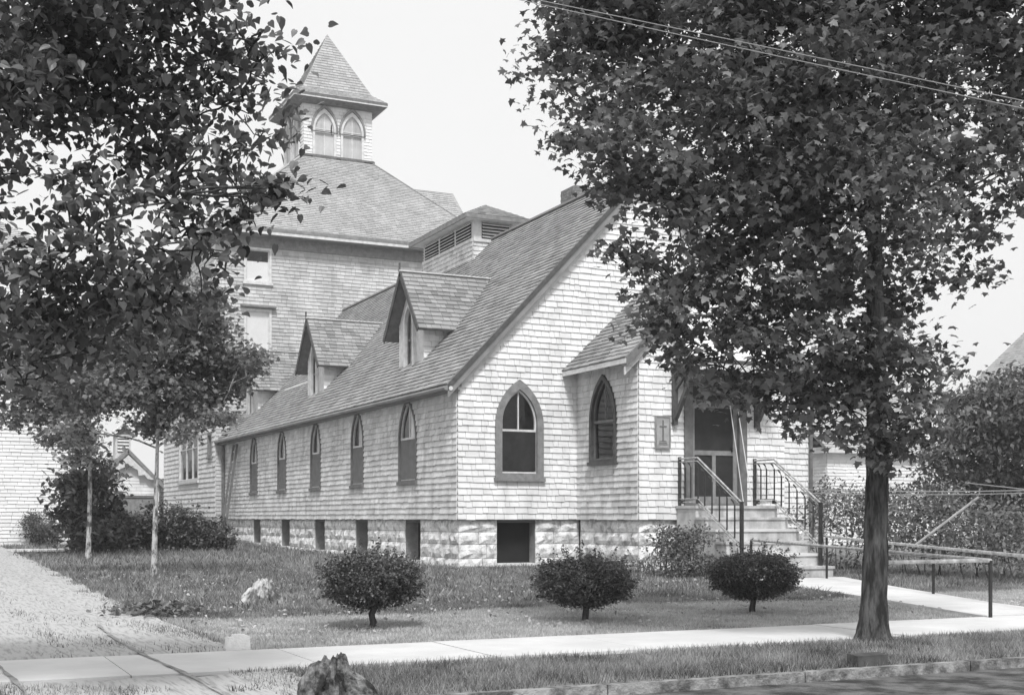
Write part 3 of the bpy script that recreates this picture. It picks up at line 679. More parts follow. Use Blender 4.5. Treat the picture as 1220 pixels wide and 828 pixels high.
# plaque with a cross beside the door
pq = empty('wall_plaque', (14.235, PYF - .05, 2.44), 'small grey tablet with a raised cross on the wall left of the door', 'plaque')
plate(PF, 14.05, 14.42, 2.44, 3.13, .03, .07, MB()).build('tablet', M['plaque'], pq)
m = MB(); ring(PF, rect(14.235, .37, 2.44, 3.13), rect(14.235, .31, 2.47, 3.10), .07, .082, m); m.build('rim', M['trim'], pq)
m = MB(); plate(PF, 14.222, 14.248, 2.62, 3.04, .07, .084, m); plate(PF, 14.15, 14.32, 2.9, 2.925, .07, .083, m); m.build('cross', M['mtrim'], pq)
m = MB()
for i, z in enumerate((2.53, 2.565, 2.6)): plate(PF, 14.13 + .01 * i, 14.34 - .012 * i, z, z + .012, .07, .078, m)
m.build('inscription', M['mtrim'], pq)
# two light poles leaning in the doorway
for (xa, xb, ya, nm, lb) in ((15.82, 15.97, 22.2, 'pole', 'thin pale pole leaning in the doorway, the left one of two'), (16.0, 16.12, 22.1, 'pole', 'thin pale pole leaning in the doorway beside the right casing')):
    o = MB().tube([(xb, ya, 1.27), (xa, PYF - .1, 3.9)], .011, 6).build(nm, M['wtrim'], loc=(xb, ya, 1.27)); tag(o, lb, 'pole', 'poles leaning in the doorway')
# ladder on the west wall
la = empty('ladder', (10.25, 45.6, .12), 'wooden ladder leaning on the shaded side wall beside the last pointed window', 'ladder')
for y in (45.36, 45.86): MB().bar((10.15, y, .12), (10.64, y, 3.65), .08, .06, Vector((0, 1, 0))).build('rail', M['mtrim'], la)  # rails coloured dark to imitate the shadow in the gap between them
for i in range(9):
    t = (i + .6) / 9.2; MB().bar((10.2 + .46 * t, 45.38, .12 + 3.5 * t), (10.2 + .46 * t, 45.84, .12 + 3.5 * t), .04, .05).build('rung', M['wtrim'], la)

# ------------------------------------------------------------------ entrance stairs and railings
st = empty('entrance_stairs', (15.6, 21, -.2), 'broad concrete stairs of six steps up to the chapel door', 'stairs')
SXL, SXR = 14.6, 16.66; z = 1.2; y = PYF
MB().box(SXL, SXR, 21.96, PYF - .03, -.3, 1.26 - .06).build('landing_base', M['cap'], st)
MB().box(SXL - .03, SXR + .03, 21.92, PYF - .02, 1.2, 1.258).build('landing', M['cap'], st)
for k in range(5):
    yt = 21.96 - (k + 1) * .36; zt = 1.26 - (k + 1) * .243
    MB().box(SXL - .0 + .001 * k, SXR + .001 * k, yt, yt + .37, -.3, zt - .05).build('riser', M['cap'], st)
    MB().box(SXL - .025, SXR + .025, yt - .03, yt + .36, zt - .05, zt).build('step', M['walk'] if k % 2 else M['cap'], st)
def railing(x, label):
    r = empty('stair_railing', (x, 21.2, .3), label, 'railing', 'iron railings of the entrance stairs')
    y0, y1, y2 = PYF - .08, 21.95, 20.42; zl = 1.26; zb = .32
    hi, lo = .98, .14
    MB().box(x - .012, x + .012, y0 - .05, y0 + .05, zl, zl + 1.02).build('wall_plate', M['iron'], r)
    MB().box(x - .03, x + .03, y2 - .03, y2 + .03, zb - .35, zb + hi + .02).build('post', M['iron'], r)
    for o_, rad in ((hi, .02), (hi - .07, .014)):
        MB().tube([(x, y0, zl + o_), (x, y1, zl + o_), (x, y2, zb + o_)], rad, 8).build('handrail' if o_ == hi else 'upper_rail', M['glintpipe'], r)
    for o_ in (lo, lo - .07): MB().tube([(x, y0, zl + o_), (x, y1, zl + o_), (x, y2, zb + o_)], .014, 6).build('lower_rail', M['glintpipe'], r)
    ys_ = [y0 - .22, y0 - .42, y1 - .02] + [y1 - .26 - .26 * i for i in range(5)]
    for q_ in ys_:
        zz = zl if q_ >= y1 else zl + (zb - zl) * (y1 - q_) / (y1 - y2)
        MB().tube([(x, q_, zz + lo), (x, q_, zz + hi - .2), (x, q_ + .05, zz + hi - .12), (x, q_ + .12, zz + hi - .07)], .016, 6).build('baluster', M['iron'], r)
    for q_, zz in ((y0 - .1, zl), (y1 - .02, zl)): MB().box(x - .035, x + .035, q_ - .035, q_ + .035, zz + lo - .1, zz + lo - .02).build('bracket', M['iron'], r)
    return r
railing(14.64, 'black iron stair railing on the left, nearer the plaque and the porch corner')
railing(16.56, 'black iron stair railing on the right, nearer the downspout at the far corner')
# low pipe fences by the path
def pipe_fence(pts, posts, label, name='pipe_fence', zt=.5):
    f_ = empty(name, (pts[0][0], pts[0][1], -.2), label, 'fence', 'low pipe fences beside the path')
    MB().tube(pts, .024, 8).build('rail', M['glintpipe'], f_)
    for p in posts: MB().tube([(p[0], p[1], -.3), (p[0], p[1], p[2])], .024, 8).build('post', M['iron'], f_)
    return f_
pA = at(895, 643, 23.4); pB = at(1180, 667.5, 15.0); pM = pA.lerp(pB, .5)
pipe_fence([pA, pB, Vector((9.85, pB.y + .03, pB.z + .0))], [pA, pB, (9.87, pB.y + .03, pB.z)], 'low pipe fence with a sharp corner post where path and sidewalk meet')
q0 = at(985, 639, 24.5); q1 = at(1112, 652, 19.5); q2 = at(1240, 664, 15.9)
pipe_fence([q0, q1, q2], [q0, q1, q2], 'low straight pipe fence on the far side of the path')

# ------------------------------------------------------------------ tower building behind the chapel
TX0, TX1, TY0, TY1, TEZ = 10.43, 22.0, 47.9, 58.5, 11.75
tw = empty('tower_building', (16.3, 53, .1), 'tall pale shingled building behind the chapel with hipped roof and belfry', 'building')
TF = Fr((0, TY0, 0), (1, 0, 0), (0, 0, 1)); TL = Fr((TX0, 0, 0), (0, -1, 0), (0, 0, 1)); TR = Fr((TX1, 0, 0), (0, 1, 0), (0, 0, 1)); TB = Fr((0, TY1, 0), (-1, 0, 0), (0, 0, 1))
h1 = square_window(TF, 12.02, 1.06, 9.92, 11.28, tw, (M['wtrim'], M['wtrim']), shade=.62, rails=False)
h2 = square_window(TF, 12.02, 1.06, 7.3, 8.95, tw, (M['wtrim'], M['wtrim']), shade=.95, rails=False)
h3 = square_window(TL, -52.85, 4.0, 2.45, 5.2, tw, (M['wtrim'], M['wtrim']), panes=3, cas=.12)
h4 = square_window(TL, -48.75, .72, 3.3, 4.25, tw, (M['trim'], M['trim']), rails=False, cas=.1)
h5 = square_window(TL, -53.2, 1.1, 7.3, 8.95, tw, (M['wtrim'], M['wtrim']), shade=.6)
wall_sheet(TF, [(TX0, 0), (TX1, 0), (TX1, TEZ), (TX0, TEZ)], [h1, h2], 'front_wall', M['core'], tw)
wall_sheet(TL, [(-TY1, -.1), (-TY0, -.1), (-TY0, TEZ), (-TY1, TEZ)], [h3, h4, h5], 'west_wall', M['core'], tw)
wall_sheet(TR, [(TY0, 0), (TY1, 0), (TY1, TEZ), (TY0, TEZ)], [], 'east_wall', M['core'], tw); wall_sheet(TB, [(-TX1, 0), (-TX0, 0), (-TX0, TEZ), (-TX1, TEZ)], [], 'back_wall', M['core'], tw)
def rex(r, g): a = [p[0] for p in r]; b = [p[1] for p in r]; return [(min(a) + g, min(b) + g), (max(a) - g, min(b) + g), (max(a) - g, max(b) - g), (min(a) + g, max(b) - g)]
tr = []
shingles(TF, [(TX0, .3), (TX1, .3), (TX1, TEZ), (TX0, TEZ)], [rex(h1, .01), rex(h2, .01), [(11.0, .2), (20, .2), (15.46, 8.8)]], .14, .15, .4, store=tr)
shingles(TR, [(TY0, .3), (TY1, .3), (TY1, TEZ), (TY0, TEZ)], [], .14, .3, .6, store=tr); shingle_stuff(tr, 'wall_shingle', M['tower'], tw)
tr = []; shingles(TL, [(-TY1, .3), (-TY0, .3), (-TY0, TEZ), (-TY1, TEZ)], [rex(h3, .01), rex(h4, .01), rex(h5, .01)], .19, .2, .6, tk=.04, store=tr); shingle_stuff(tr, 'wall_shingle', M['wall'], tw)
plate(TF, 11.35, 12.7, 9.0, 9.08, 0, .22, MB()).build('window_hood', M['trim'], tw)
MB().box(TX0 + .05, TX1 - .05, TY0 + .05, TY1 - .05, 5.9, 6.0).build('floor', M['core'], tw)
MB().box(TX0 - .02, TX1 + .02, TY0 - .02, TY1, -.3, .3).build('foundation', M['stone'], tw)
to = .55
BX0, BX1, BY0, BY1 = 14.9, 17.9, 51.7, 54.7; BZ0, BZ1 = 16.15, 18.45
e = [(TX0 - to, TY0 - to), (TX1 + to, TY0 - to), (TX1 + to, TY1 + to), (TX0 - to, TY1 + to)]; t_ = [(BX0, BY0), (BX1, BY0), (BX1, BY1), (BX0, BY1)]; ZE = TEZ + .15
tr = []
for i in range(4):
    j = (i + 1) % 4
    slope((*e[i], ZE), (*e[j], ZE), (*t_[j], BZ0), (*t_[i], BZ0), 'roof_deck', parent=tw, store=tr, ex=.13, wr=(.15, .3))
shingle_stuff(tr, 'roof_shingle', M['proof'], tw)
for i in range(4):
    MB().bar((*e[i], ZE + .03), (*t_[i], BZ0 + .03), .14, .03).build('hip_board', M['proof'], tw)
m = MB(); m2 = MB(); m3 = MB()
for i in range(4):
    a, b = e[i], e[(i + 1) % 4]; m.bar((*a, ZE - .02), (*b, ZE - .02), .14, .12); m2.bar((*a, ZE - .14), (*b, ZE - .14), .10, .12)
w4 = [(TX0 - .04, TY0 - .04), (TX1 + .04, TY0 - .04), (TX1 + .04, TY1 + .04), (TX0 - .04, TY1 + .04)]
for i in range(4): a, b = w4[i], w4[(i + 1) % 4]; m3.bar((*a, TEZ - .25), (*b, TEZ - .25), .08, .42)
m.build('gutter', M['trim'], tw); m2.build('fascia', M['wtrim'], tw); m3.build('frieze', M['trim'], tw)
MB().box(TX0 - to, TX1 + to, TY0 - to, TY1 + to, ZE - .2, ZE - .17).build('soffit', M['trim'], tw)
# belfry
bf = MB().box(BX0 + .02, BX1 - .02, BY0 + .02, BY1 - .02, 15.6, BZ1).build('belfry', M['core'], tw)
br = []; cw = BX1 - BX0
for fr, a0 in ((Fr((BX0, BY0, 0), (1, 0, 0), (0, 0, 1)), 0), (Fr((BX0, BY1, 0), (0, -1, 0), (0, 0, 1)), 0), (Fr((BX1, BY0, 0), (0, 1, 0), (0, 0, 1)), 0)):
    hs = []
    for c0 in (.9, 2.12):
        outer = lancet(c0, 1.02, BZ0 - .05, 18.18); inner = lancet(c0, .82, BZ0, 18.0); hs.append(outer)
        ring(fr, outer, inner, -.02, .09, MB()).build('arch_casing', M['wtrim'], bf)
        poly(fr, inner, .012, MB()).build('arch_board', M['tower'], bf)
        m = MB(); plate(fr, c0 - .02, c0 + .02, BZ0, 17.85, .012, .03, m); plate(fr, c0 - .4, c0 + .4, 17.3, 17.34, .012, .028, m); m.build('muntin', M['wtrim'], bf)
        i3 = lancet(c0, 1.06, BZ0, 18.22); i4 = lancet(c0, 1.0, BZ0, 18.16)
        ring(fr, lancet(c0, 1.16, 17.2, 18.34), lancet(c0, 1.04, 17.2, 18.2), .03, .13, MB()).build('hood_mould', M['trim'], bf)
    shingles(fr, [(0, BZ0 - .1), (cw, BZ0 - .1), (cw, BZ1), (0, BZ1)], hs, .14, .15, .35, store=br)
shingle_stuff(br, 'belfry_shingle', M['pale'], bf)
m = MB(); bo = .06; c4 = [(BX0 - bo, BY0 - bo), (BX1 + bo, BY0 - bo), (BX1 + bo, BY1 + bo), (BX0 - bo, BY1 + bo)]
for i in range(4): m.bar((*c4[i], BZ0 + .02), (*c4[(i + 1) % 4], BZ0 + .02), .14, .08)
m.build('belfry_ledge', M['mtrim'], bf)
oo = .52; E4 = [(BX0 - oo, BY0 - oo), (BX1 + oo, BY0 - oo), (BX1 + oo, BY1 + oo), (BX0 - oo, BY1 + oo)]; S4 = [(BX0 + .0, BY0 + .0), (BX1, BY0), (BX1, BY1), (BX0, BY1)]; ZS = 18.62; ZM = 19.02; AP = (16.4, 53.2, 21.9)
br = []
for i in range(4):
    j = (i + 1) % 4
    slope((*E4[i], ZS), (*E4[j], ZS), (*S4[j], ZM), (*S4[i], ZM), 'spire_skirt', parent=bf, store=br, thick=.05)
    slope((*S4[i], ZM), (*S4[j], ZM), AP, AP, 'spire_roof', parent=bf, store=br, thick=.05)
shingle_stuff(br, 'spire_shingle', M['proof'], bf)
m = MB(); m2 = MB()
for i in range(4): m.bar((*E4[i], ZS - .05), (*E4[(i + 1) % 4], ZS - .05), .06, .1); m2.bar((*E4[i], ZS - .13), (*E4[(i + 1) % 4], ZS - .13), .04, .06)
m.build('spire_gutter', M['mtrim'], bf); m2.build('spire_fascia', M['wtrim'], bf)
MB().hexa([(E4[0][0] + .25, E4[0][1] + .25, ZS - .3)] * 1 + [(E4[1][0] - .25, E4[1][1] + .25, ZS - .3), (E4[2][0] - .25, E4[2][1] - .25, ZS - .3), (E4[3][0] + .25, E4[3][1] - .25, ZS - .3), (*E4[0], ZS - .16), (*E4[1], ZS - .16), (*E4[2], ZS - .16), (*E4[3], ZS - .16)]).build('spire_soffit', M['mtrim'], bf)
# rear wing
rw = MB().box(19.5, 26.8, 59.2, 66, 0, 12.5).build('rear_wing', M['pale'], tw)
rr = []; 
slope((18.9, 58.6, 12.6), (27.4, 58.6, 12.6), (26.2, 62.5, 18.2), (20, 62.5, 18.2), 'rear_wing_roof', parent=rw, store=rr); slope((27.4, 66.6, 12.6), (18.9, 66.6, 12.6), (20, 62.5, 18.2), (26.2, 62.5, 18.2), 'rear_wing_roof', parent=rw, store=rr)
slope((27.4, 58.6, 12.6), (27.4, 66.6, 12.6), (26.2, 62.5, 18.2), (26.2, 62.5, 18.2), 'rear_wing_roof', parent=rw, store=rr)
shingle_stuff(rr, 'rear_wing_shingle', M['proof'], rw)

# ------------------------------------------------------------------ neighbour house, left
def simple_house(name, x0, x1, y0, y1, ez, rz_, label, cat, wall='pale', roofm='proof', hip=True, ov=.4, wins=(), ex=.12, east=True, gable='x'):
    h = empty(name, ((x0 + x1) / 2, (y0 + y1) / 2, gz(0, y0)), label, cat)
    F1 = Fr((0, y0, 0), (1, 0, 0), (0, 0, 1)); F2 = Fr((x1, 0, 0), (0, 1, 0), (0, 0, 1)); F3 = Fr((x0, 0, 0), (0, -1, 0), (0, 0, 1))
    hs = [square_window(F1, c_, w_, a_, b_, h, (M['wtrim'], M['wtrim']), shade=sh) for (c_, w_, a_, b_, sh) in wins]
    ym = (y0 + y1) / 2; xm = (x0 + x1) / 2
    regF = [(x0, -.1), (x1, -.1), (x1, ez), (x0, ez)] if gable != 'y' else [(x0, -.1), (x1, -.1), (x1, ez), (xm, rz_), (x0, ez)]
    wall_sheet(F1, regF, hs, 'front_wall', M['core'], h)
    rc = []; shingles(F1, regF, [rex(q, .01) for q in hs], ex, .2, .45, store=rc)
    for fr_, s_ in ((F2, 1), (F3, -1)):
        reg = [(s_ * y0, -.1), (s_ * y1, -.1), (s_ * y1, ez), (s_ * y0, ez)] if s_ > 0 else [(-y1, -.1), (-y0, -.1), (-y0, ez), (-y1, ez)]
        wall_sheet(fr_, reg, [], 'side_wall', M['core'], h); shingles(fr_, reg, [], ex, .2, .5, store=rc)
    shingle_stuff(rc, 'wall_shingle', M[wall], h)
    rc = []
    if gable == 'y':
        sl = (rz_ - ez) / (xm - x0); xa, xb = x0 - ov, x1 + ov; zz = ez - ov * sl
        slope((xa, y1, zz + .05), (xa, y0 - ov, zz + .05), (xm, y0 - ov, rz_ + .05), (xm, y1, rz_ + .05), 'roof_deck', parent=h, store=rc, ex=.16, wr=(.2, .4))
        slope((xb, y0 - ov, zz + .05), (xb, y1, zz + .05), (xm, y1, rz_ + .05), (xm, y0 - ov, rz_ + .05), 'roof_deck', parent=h, store=rc, ex=.16, wr=(.2, .4))
        for xq in (xa, xb): MB().bar((xq, y0 - ov - .02, zz - .05), (xm, y0 - ov - .02, rz_ - .05), .05, .2).build('bargeboard', M['wtrim'], h)
    else:
        k = (y1 - y0) / 2 if hip else 0
        c4_ = [(x0 - ov, y0 - ov, ez), (x1 + ov, y0 - ov, ez), (x1 + ov, y1 + ov, ez), (x0 - ov, y1 + ov, ez)]; ra = (x0 - ov + k, ym, rz_); rb = (x1 + ov - k, ym, rz_)
        for P in ((c4_[0], c4_[1], rb, ra), (c4_[2], c4_[3], ra, rb)): slope(*P, 'roof_deck', parent=h, store=rc, ex=.16, wr=(.2, .4))
        if hip:
            slope(c4_[1], c4_[2], rb, rb, 'roof_deck', parent=h, store=rc, ex=.16, wr=(.2, .4)); slope(c4_[3], c4_[0], ra, ra, 'roof_deck', parent=h, store=rc, ex=.16, wr=(.2, .4))
        MB().box(x0 - ov, x1 + ov, y0 - ov - .03, y0 - ov, ez - .2, ez).build('fascia', M['wtrim'], h)
        MB().box(x0 - ov + .01, x1 + ov - .01, y0 - ov, y1 + ov, ez - .2, ez - .17).build('soffit', M['wtrim'], h)
    shingle_stuff(rc, 'roof_shingle', M[roofm], h)
    return h
simple_house('neighbour_house', -17, 4.79, 44, 58, 9.3, 14.2, 'large pale shingled house at the left edge behind the driveway', 'house', wins=((-4.5, 1.1, 5.6, 7.3, .6),))
# small carriage house with a louvred cupola, seen between the two
chh = empty('carriage_house', (12.2, 80.6, .1), 'little gabled carriage house with scroll-sawn gable and louvred cupola', 'shed')
gx, gy = 12.15, 80.6; F1 = Fr((gx, gy, 0), (1, 0, 0), (0, 0, 1)); hw = 1.9; ez = 3.15; ap = 5.1
wall_sheet(F1, [(-hw, -.1), (hw, -.1), (hw, ez), (0, ap), (-hw, ez)], [], 'front_wall', M['core'], chh)
rc = shingles(F1, [(-hw, -.1), (hw, -.1), (hw, ez), (0, ap), (-hw, ez)], [rect(.45, 2.4, -.1, 2.25)], .2, .8, 2.2); shingle_stuff(rc, 'clapboard', M['wall'], chh)
F2 = Fr((gx + hw, gy, 0), (0, 1, 0), (0, 0, 1)); wall_sheet(F2, [(0, -.1), (5, -.1), (5, ez), (0, ez)], [], 'side_wall', M['wtrim'], chh)
F3 = Fr((gx - hw, gy, 0), (0, 1, 0), (0, 0, 1)); wall_sheet(F3, [(0, -.1), (5, -.1), (5, ez), (0, ez)], [], 'side_wall', M['wtrim'], chh)
rr = []; sl = (ap - ez) / hw
slope((gx - hw - .35, gy + 5, ez - .35 * sl + .1), (gx - hw - .35, gy - .4, ez - .35 * sl + .1), (gx, gy - .4, ap + .1), (gx, gy + 5, ap + .1), 'roof_deck', parent=chh, store=rr); slope((gx + hw + .35, gy - .4, ez - .35 * sl + .1), (gx + hw + .35, gy + 5, ez - .35 * sl + .1), (gx, gy + 5, ap + .1), (gx, gy - .4, ap + .1), 'roof_deck', parent=chh, store=rr)
shingle_stuff(rr, 'roof_shingle', M['roof'], chh)
for s_ in (-1, 1):
    MB().bar((gx + s_ * (hw + .35), gy - .43, ez - .35 * sl), (gx, gy - .43, ap), .06, .2).build('bargeboard', M['trim'], chh)
    m = MB(); fo = Fr((gx, gy - .42, 0), (1, 0, 0), (0, 0, 1))
    q_ = [(0, 4.85), (s_ * 1.55, 3.35), (s_ * 1.15, 3.4), (s_ * .95, 3.65), (s_ * .6, 3.6), (s_ * .55, 3.95), (s_ * .2, 4.12), (0, 4.3)]
    b_ = len(m.v); poly(fo, q_, 0, m); poly(fo, q_, -.04, m); n_ = len(q_)
    for i in range(n_): m.f.append((b_ + i, b_ + (i + 1) % n_, b_ + n_ + (i + 1) % n_, b_ + n_ + i))
    m.build('gable_ornament', M['wtrim'], chh)
plate(F1, -.7, 1.6, -.1, 2.2, .0, .05, MB()).build('door', M['trim'], chh)
plate(F1, -1.3, 1.75, 2.25, 2.4, .0, .12, MB()).build('door_lintel', M['mtrim'], chh)
cp = MB().box(gx - .62, gx + .3, gy + .6, gy + 1.6, 4.5, 6.2).build('cupola', M['wtrim'], chh)
fc = Fr((gx, gy + .6, 0), (1, 0, 0), (0, 0, 1)); louvre(fc, -.5, .18, 5.05, 6.05, cp, 5)
for s_ in (-1, 1): slope((gx - .16 + s_ * .85, gy + .3, 6.1), (gx - .16 + s_ * .85, gy + 1.9, 6.1), (gx - .16, gy + 1.9, 6.85), (gx - .16, gy + .3, 6.85), 'cupola_roof', parent=cp, mat=M['wtrim'])
poly(fc, [(-.62, 6.15), (.3, 6.15), (-.16, 6.65)], .01, MB()).build('cupola_gable', M['mtrim'], cp)

# ------------------------------------------------------------------ right-hand background houses
def P3(u, d): p = at(u, 617, d); return p.x, p.y
x, y = P3(985, 46); simple_house('garden_shed', x, x + 4.2, y, y + 3, 3.55, 4.9, 'small pale shed just right of the chapel seen behind the maple trunk', 'shed', hip=False, ov=.3)
x, y = P3(1058, 62); simple_house('pale_garage', x, x + 6.0, y, y + 6, 4.4, 7.2, 'pale gabled garage seen between the maple trunk and the right hand tree', 'garage', gable='y', ov=.4, wins=((x + 1.6, 2.2, 1.6, 4.2, .97),))
x, y = P3(1262, 70); simple_house('far_house', x, x + 11, y, y + 6, 8.4, 13.0, 'house with pale shingled roof rising above the tree at the right edge', 'house', hip=True, ov=.6)

# ------------------------------------------------------------------ foliage
MAPLE = np.array([(0, 0, 0), (.12, .02, 0), (.5, -.08, -.06), (.36, .2, 0), (.62, .42, -.1), (.3, .5, 0), (.26, .66, 0), (0, 1.0, -.12), (-.26, .66, 0), (-.3, .5, 0), (-.62, .42, -.1), (-.36, .2, 0), (-.5, -.08, -.06), (-.12, .02, 0), (0, .35, .03)], np.float32)
MAPLE[:, 1] -= .35
MF = np.array([(14, i, i + 1) for i in range(1, 13)] + [(14, 13, 1)])
OVAL = np.array([(0, -.42, 0), (.15, -.5, .02), (.31, -.3, .05), (.31, -.02, .06), (.17, .27, .03), (0, .58, -.08), (-.17, .27, .03), (-.31, -.02, .06), (-.31, -.3, .05), (-.15, -.5, .02)], np.float32); OF = np.array([(0, i, i + 1) for i in range(1, 9)])
RH = np.array([(0, -.5, 0), (.32, 0, .08), (0, .55, -.05), (-.32, 0, .08)], np.float32); RF = np.array([(0, 1, 2), (0, 2, 3)])
def rotmats(n, droop=.5, rng=RNG):
    """random leaf frames: blade normal near vertical, tip pointing outwards and down"""
    az = rng.uniform(0, 2 * np.pi, n); tl = rng.normal(droop, .45, n); rl = rng.normal(0, .5, n)
    y = np.stack([np.cos(az) * np.cos(tl), np.sin(az) * np.cos(tl), -np.sin(tl)], 1)
    z = np.stack([np.cos(az) * np.sin(tl), np.sin(az) * np.sin(tl), np.cos(tl)], 1); x = np.cross(y, z)
    c, s = np.cos(rl)[:, None], np.sin(rl)[:, None]; x2 = x * c + z * s; z2 = z * c - x * s
    return np.stack([x2, y, z2], 2)       # columns
def leaf_mesh(name, pos, size, tmpl, faces, mat, parent, droop=.5, kind='stuff', loc=None):
    n = len(pos); Rm = rotmats(n, droop); sz = size * RNG.uniform(.7, 1.25, n)
    V = np.einsum('nij,kj->nki', Rm, tmpl) * sz[:, None, None] + pos[:, None, :]
    k = len(tmpl); F = faces[None] + (np.arange(n) * k)[:, None, None]
    return np_mesh(name, V.reshape(-1, 3), F.reshape(-1, 3), mat, parent, kind=kind, loc=loc, smooth_=True)
def leaf_parts(pos, size, me, parent, droop=.5, name='leaf'):
    o0 = root_loc(parent); Rm = rotmats(len(pos), droop)
    for p, r in zip(pos, Rm):
        o = bpy.data.objects.new(name, me); COL.objects.link(o); o.parent = parent; s = size * random.uniform(.8, 1.2)
        m = Matrix([list(map(float, row)) for row in r * s]).to_4x4(); m.translation = Vector(p.tolist()) - o0; o.matrix_basis = m
def tmpl_mesh(name, t, f, mat):
    me = bpy.data.meshes.new(name); me.from_pydata(t.tolist(), [], f.tolist()); me.materials.append(mat); me.update(); return me
def clusters(lobes, per_m3, crad, nleaf, shell=.45):
    """leaf positions: tufts scattered through ellipsoidal lobes, denser towards their skins"""
    out_ = []; cent = []
    for (c, r) in lobes:
        r = np.array(r if hasattr(r, '__len__') else (r, r, r * .85)); vol = 4.19 * r.prod(); n = max(6, int(vol * per_m3))
        d = RNG.normal(size=(n, 3)); d /= np.linalg.norm(d, axis=1)[:, None]; q = RNG.uniform(shell ** 3, 1.0, n) ** (1 / 3)
        q *= 1 + .18 * RNG.normal(size=n) * (RNG.uniform(size=n) < .35)
        cc = np.array(c[:]) + d * q[:, None] * r; cent.append(cc)
        for p in cc:
            m = max(3, int(nleaf * RNG.uniform(.5, 1.5))); cr = crad * RNG.uniform(.6, 1.4)
            out_.append(p + RNG.normal(size=(m, 3)) * (cr, cr, cr * .45))
    return np.concatenate(out_), np.concatenate(cent)
def limb(m, a, b, r0, r1, sag=.0, n=6, jit=.04):
    a, b = Vector(a), Vector(b); L = (b - a).length; pts = []
    for i in range(n + 1):
        t = i / n; p = a.lerp(b, t) + Vector((random.uniform(-jit, jit) * L, random.uniform(-jit, jit) * L, 0)) * math.sin(math.pi * t) + Vector((0, 0, sag * L * math.sin(math.pi * t)))
        pts.append(p)
    m.tube(pts, [r0 + (r1 - r0) * i / n for i in range(n + 1)], 7, cap=False); return pts
def tree(name, base, height, r0, lobes, label, cat, mats, size, per, crad, nleaf, tm=MAPLE, tf=MF, parts=0, group=None, stem=None, flare=True, droop=.5, shell=.45, keepf=None, low=.4):
    t = empty(name, base, label, cat, group); base = Vector(base); top = base + Vector((0, 0, height))
    m = MB(); pts = []; rad = []
    hs = [-.25, 0, .08, .2, .5] + [height * k / 10 for k in range(1, 11) if height * k / 10 > .6]
    for h in hs:
        fl = 1 + (.5 * math.exp(-max(h, 0) / .12) if flare else 0)
        k = h / height; ox = stem(k) if stem else Vector((.03 * math.sin(k * 7), .03 * math.cos(k * 5) - .03, 0))
        pts.append(base + Vector((0, 0, h)) + ox); rad.append(r0 * fl * (1 - .75 * max(0, k) ** 1.2))
    if r0 > .1:
        dense, dr = [], []
        for i in range(len(pts) - 1):
            k_ = max(1, int((pts[i + 1] - pts[i]).length / .045))
            for q in range(k_): dense.append(pts[i].lerp(pts[i + 1], q / k_)); dr.append(rad[i] + (rad[i + 1] - rad[i]) * q / k_)
        n_ = 56; m.tube(dense, dr, n_, cap=False)
        for i, (p, r_) in enumerate(zip(dense, dr)):
            h_ = p.z - base.z
            for k_ in range(n_):
                v = Vector(m.v[i * n_ + k_]); a_ = 2 * math.pi * k_ / n_; dv = (v - p).normalized()
                w_ = mnoise.noise(Vector((dv.x * 3.2, dv.y * 3.2, h_ * .7 + 4)))
                fur = abs(mnoise.noise(Vector((dv.x * 9, dv.y * 9, h_ * 2.3)))) + .5 * abs(mnoise.noise(Vector((dv.x * 21, dv.y * 21, h_ * 6))))
                root = .32 * math.exp(-max(h_, 0) / .10) * max(0, math.cos(2.5 * a_ + 1) + .2 * math.cos(4 * a_))
                m.v[i * n_ + k_] = tuple(p + dv * r_ * (1 + .06 * w_ - .11 + .20 * fur + root))
    else: m.tube(pts, rad, 14, cap=False)
    m.build('trunk', mats[0], t, smooth_=True)
    def onst(z):
        for i in range(len(pts) - 1):
            if pts[i].z <= z <= pts[i + 1].z: return pts[i].lerp(pts[i + 1], (z - pts[i].z) / max(1e-6, pts[i + 1].z - pts[i].z)), rad[i]
        return (pts[-1], rad[-1]) if z > pts[-1].z else (pts[1], rad[1])
    P, cent = clusters(lobes, per, crad, nleaf, shell)
    mb = MB(); nodes = [(onst(base.z + height * q)[0], onst(base.z + height * q)[1]) for q in np.linspace(low, .98, 9)]
    order = sorted(lobes, key=lambda l: (Vector(l[0][:]) - base - Vector((0, 0, height * .6))).length)
    for c, r in order:
        c = Vector(c[:]); rr = r if not hasattr(r, '__len__') else max(r)
        a, ra = min(nodes, key=lambda q: (q[0] - c).length + (1.2 if q[0].z > c.z else 0) + 14 * max(0, .02 - q[1]))
        r_a = min(ra * .6, .035); lp = limb(mb, a, c, r_a, .009, .06, 8, .09); nodes += [(p, r_a + (.009 - r_a) * i / 8) for i, p in enumerate(lp) if i > 2]
        sel = cent[np.linalg.norm(cent - np.array(c[:]), axis=1) < rr * 1.3]
        for q in sel[RNG.permutation(len(sel))[:7]]: limb(mb, lp[random.randint(4, 8)], Vector(q.tolist()), .008, .003, .05, 4, .12)
    mb.build('branches', mats[0], t, smooth_=True, kind='stuff')
    if keepf is not None: P = P[keepf(P)]
    if parts:
        d = P[:, 0] * SY + P[:, 1] * CY; rgt = P[:, 0] * CY - P[:, 1] * SY; u = 610 + rgt / d * 1515; v = 617 - (P[:, 2] - 1) / d * 1515
        ok = (u > 5) & (u < 1215) & (v > 5); sc = np.where(ok, d, 1e9); idx = np.argsort(sc)[:parts]
        me = tmpl_mesh('leaf', tm, tf, mats[1]); leaf_parts(P[idx], size, me, t, droop); mask = np.ones(len(P), bool); mask[idx] = False; P = P[mask]
    leaf_mesh('crown', P, size, tm, tf, mats[1], t, droop)
    return t
def A(u, v, d, r, ry=None): return (at(u, v, d), r if ry is None else (r, r, ry))
